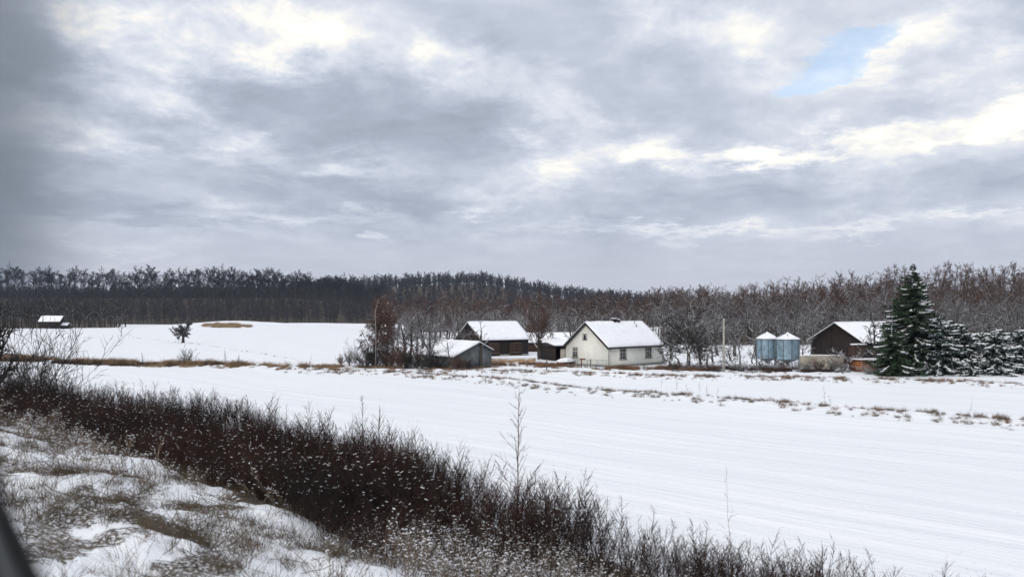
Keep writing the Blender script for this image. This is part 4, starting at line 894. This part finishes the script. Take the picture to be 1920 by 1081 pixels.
x_, y_ = at(110, 55); tree_thing('willow_bush', 'shrub', 64, 3.0, x_, y_, 'smaller black bush right of the large bare bush', 'bush', 'twig_dark', 'twig_dark', thick=1.1)
x_, y_ = at(970, 23.2); tree_thing('sapling', 'sapling', 65, 4.3, x_, y_, 'slender bare sapling standing alone in the scrub edge at centre', 'sapling', 'tan_dull', 'tan_dull')
x_, y_ = at(682, 33.5); tree_thing('sapling', 'sapling', 66, 3.2, x_, y_, 'thin twiggy sapling above the scrub left of the centre one', 'sapling', 'twig_dark', 'twig_dark', sxy=.7)
plant('reed_stalk', TALL, 3, 1376, 590 + F * CZ / 18.8, 1.55, 'tan', 'pale thin stalk rising from the scrub into the white field', 'stalk')
x_, y_ = at(440, 38.5); fr = tree_thing('frosted_bush', 'shrub', 67, 1.9, x_, y_, 'small bush coated white with snow in the dark scrub', 'shrub', 'bark_rime', 'snow', sxy=.55, thick=1.3)

# ------------------------------------------------------------------ woods
def wood(name, kind, seeds, H, xs, ys, scl, mats, label, sd_, z0=-.2, thick=1.0):
    pr = [merged(*tree_arrays(kind, s, H, thick=thick)) for s in seeds]; mb = MB(); scatter(pr, xs, ys, ground(xs, ys) + z0, scl, mb, .04, sd_)
    print(name, len(xs), mb.n); o = mb.build(name, [M[m] for m in mats]); tag(o, label, 'woodland', kind='stuff'); return o
def pts_band(n, fn, px0, px1, y0, y1, seed, dmin):
    """random points in a wedge of ground, kept at least dmin apart (jittered grid)"""
    r = np.random.default_rng(seed); out = []; y = y0
    while y < y1:
        xa, xb = at(px0, y)[0], at(px1, y)[0]; m = max(1, int((xb - xa) / dmin))
        for i in range(m):
            x = xa + (i + .5 + r.uniform(-.4, .4)) * (xb - xa) / m; yy = y + r.uniform(-.45, .45) * dmin
            if fn is None or fn(x, yy, 960 + F * x / yy) > r.random(): out.append((x, yy))
        y += dmin
    return np.array(out)
rw = np.random.default_rng(70)
# right wood: front rows are single trees, the rest one mass
front = pts_band(0, lambda x, y, px: .95, 1235, 1990, 170, 187, 71, 4.6)
def zone_words(px, table):
    for lim, wd_ in table:
        if px < lim: return wd_
    return table[-1][1]
ZR = [(1300, 'above the right end of the farmhouse'), (1350, 'above the dark dome shaped fruit trees'), (1415, 'above the leaning fruit trees right of the pole'), (1500, 'above the grain silos'), (1570, 'above the left half of the dark barn gable'), (1640, 'above the barn roof snow'), (1700, 'behind the left flank of the tallest spruce'), (1760, 'behind the right flank of the tallest spruce'), (1830, 'above the snow laden spruces'), (1880, 'above the cottage roof'), (9999, 'at the right edge of the view')]
ZC = [(80, 'at the far left end'), (140, 'above the small field barn'), (240, 'above the dark spur wood'), (330, 'left of the lone round tree'), (390, 'above the lone round tree'), (470, 'above the reed patch'), (540, 'right of the reed patch'), (620, 'above the bare field middle'), (9999, 'nearest the drooping birches')]
ZB = [(800, 'behind the left orchard trees'), (880, 'behind the low grey shed'), (960, 'behind the timber barn roof'), (9999, 'behind the fan shaped trees')]
i = 0
for x, y in front:
    k = i % 6; H = 12.5
    tree_thing('woodland_tree', 'forest' if k % 2 else 'spread', 300 + k, H, x, y, ('frosted tree of the wood\'s ' + ('front row ' if y < 173 else 'second row ' if y < 178 else 'third row ') + zone_words(960 + F * x / y, ZR)), 'tree', 'bark_rime', 'twig_rime', 'front trees of the right hand wood', sxy=.8 + .3 * rw.random(), sz=.8 + .28 * rw.random()); i += 1
print('front', i)
back = pts_band(0, lambda x, y, px: 1.0, 1235, 1980, 190, 272, 72, 4.7)
wood('right_wood', 'forest', [310, 311, 312, 313], 13.5, back[:, 0], back[:, 1], .74 + .36 * rw.random(len(back)), ['bark_rime', 'twig_brown'], 'dense bare brown wood rising behind the frosted front trees', 73, thick=1.05)
# flat brown wood behind the farm
mid1 = pts_band(0, lambda x, y, px: .95, 985, 1260, 178, 196, 74, 6)
for j, (x, y) in enumerate(mid1):
    tree_thing('woodland_tree', 'spread', 300 + (j % 3) * 2, 12.5, x, y, 'frosted grey tree rising behind the ' + ('left gable' if 960 + F * x / y < 1100 else 'roof ridge' if 960 + F * x / y < 1180 else 'right roof slope') + ' of the farmhouse, ' + ('nearer' if y < 186 else 'farther') + ' row', 'tree', 'bark_rime', 'twig_rime', 'frosted trees behind the farmhouse', sxy=.9, sz=.72 + .2 * rw.random())
mid2 = pts_band(0, lambda x, y, px: .9, 730, 1060, 205, 240, 75, 8)
for j, (x, y) in enumerate(mid2):
    tree_thing('woodland_tree', 'spread', 300 + (j % 3) * 2, 12.5, x, y, 'grey tree in the loose ' + ('nearer' if y < 213 else 'middle' if y < 229 else 'farther') + ' belt ' + zone_words(960 + F * x / y, ZB), 'tree', 'bark', 'twig_rime', 'trees behind the timber barn', sxy=.9, sz=.62 + .22 * rw.random())
mid = pts_band(0, None, 700, 1300, 300, 372, 76, 7.5)
wood('middle_wood', 'forest', [320, 321, 322], 14.5, mid[:, 0], mid[:, 1], .66 + .46 * rw.random(len(mid)), ['bark', 'twig_brown'], 'flat reddish brown wood beyond the farm', 77, thick=1.9)
# far left wood on the slope with a row of tall crowns along its crest
slope = pts_band(0, lambda x, y, px: 1.0 if y < 636 else (.35 if px < 260 else .75), -60, 1010, 542, 712, 78, 7.0)
wood('left_wood', 'far', [330, 331, 332], 17, slope[:, 0], slope[:, 1], np.interp(slope[:, 1], [545, 634, 660], [1.0, .82, 1.0]) * (.72 + .5 * rw.random(len(slope))), ['twig_dark', 'twig_far'], 'dark bluish wood covering the slope beyond the left field', 79, thick=1.25)
crest = []; px = -20.0
while px < 720: crest.append((*at(px, 652 + rw.uniform(-6, 12)), px)); px += rw.uniform(7, 19) if px < 400 else rw.uniform(5, 12)
for j, (x, y, px) in enumerate(crest):
    tree_thing('crest_tree', 'tall', 340 + j % 6, 25, x, y, 'tall tree with high tufted crown on the left crest, ' + zone_words(px, ZC), 'tree', 'twig_dark', 'twig_far', 'tall trees along the left crest', sxy=.95 + .3 * rw.random(), sz=.80 + .26 * rw.random() - .16 * S((px - 350) / 300), thick=1.5)
print('crest', len(crest))
spur = pts_band(0, None, -40, 236, 388, 452, 80, 7.5)
wood('spur_wood', 'forest', [350, 351], 13, spur[:, 0], spur[:, 1], .85 + .35 * rw.random(len(spur)), ['bark', 'twig_dark'], 'nearer dark wood behind the small field barn at the left', 81, thick=1.9)
farw = pts_band(0, None, -60, 1300, 735, 990, 82, 9.5)
wood('far_hill_wood', 'far', [334, 335, 336], 15, farw[:, 0], farw[:, 1], .72 + .5 * rw.random(len(farw)) ** 1.6, ['twig_dark', 'twig_far'], 'hazy blue wooded hill on the horizon', 83, thick=1.9)

# ------------------------------------------------------------------ air
hb = MB(); hb.box(-1760, 1760, -1760, 1760, -12, 95); hz = hb.build('haze', None or [])
hm = bpy.data.materials.new('haze'); hm.use_nodes = True; hm.node_tree.nodes.clear(); g = NG(hm.node_tree)
vo = g.node('ShaderNodeVolumePrincipled'); vo.inputs['Color'].default_value = (.62, .76, 1.0, 1); vo.inputs['Density'].default_value = .0001; vo.inputs['Anisotropy'].default_value = .2
oo = g.node('ShaderNodeOutputMaterial'); g.l.new(vo.outputs[0], oo.inputs['Volume']); hz.data.materials.append(hm); tag(hz, 'thin cold winter haze over the fields', None, None, 'stuff')
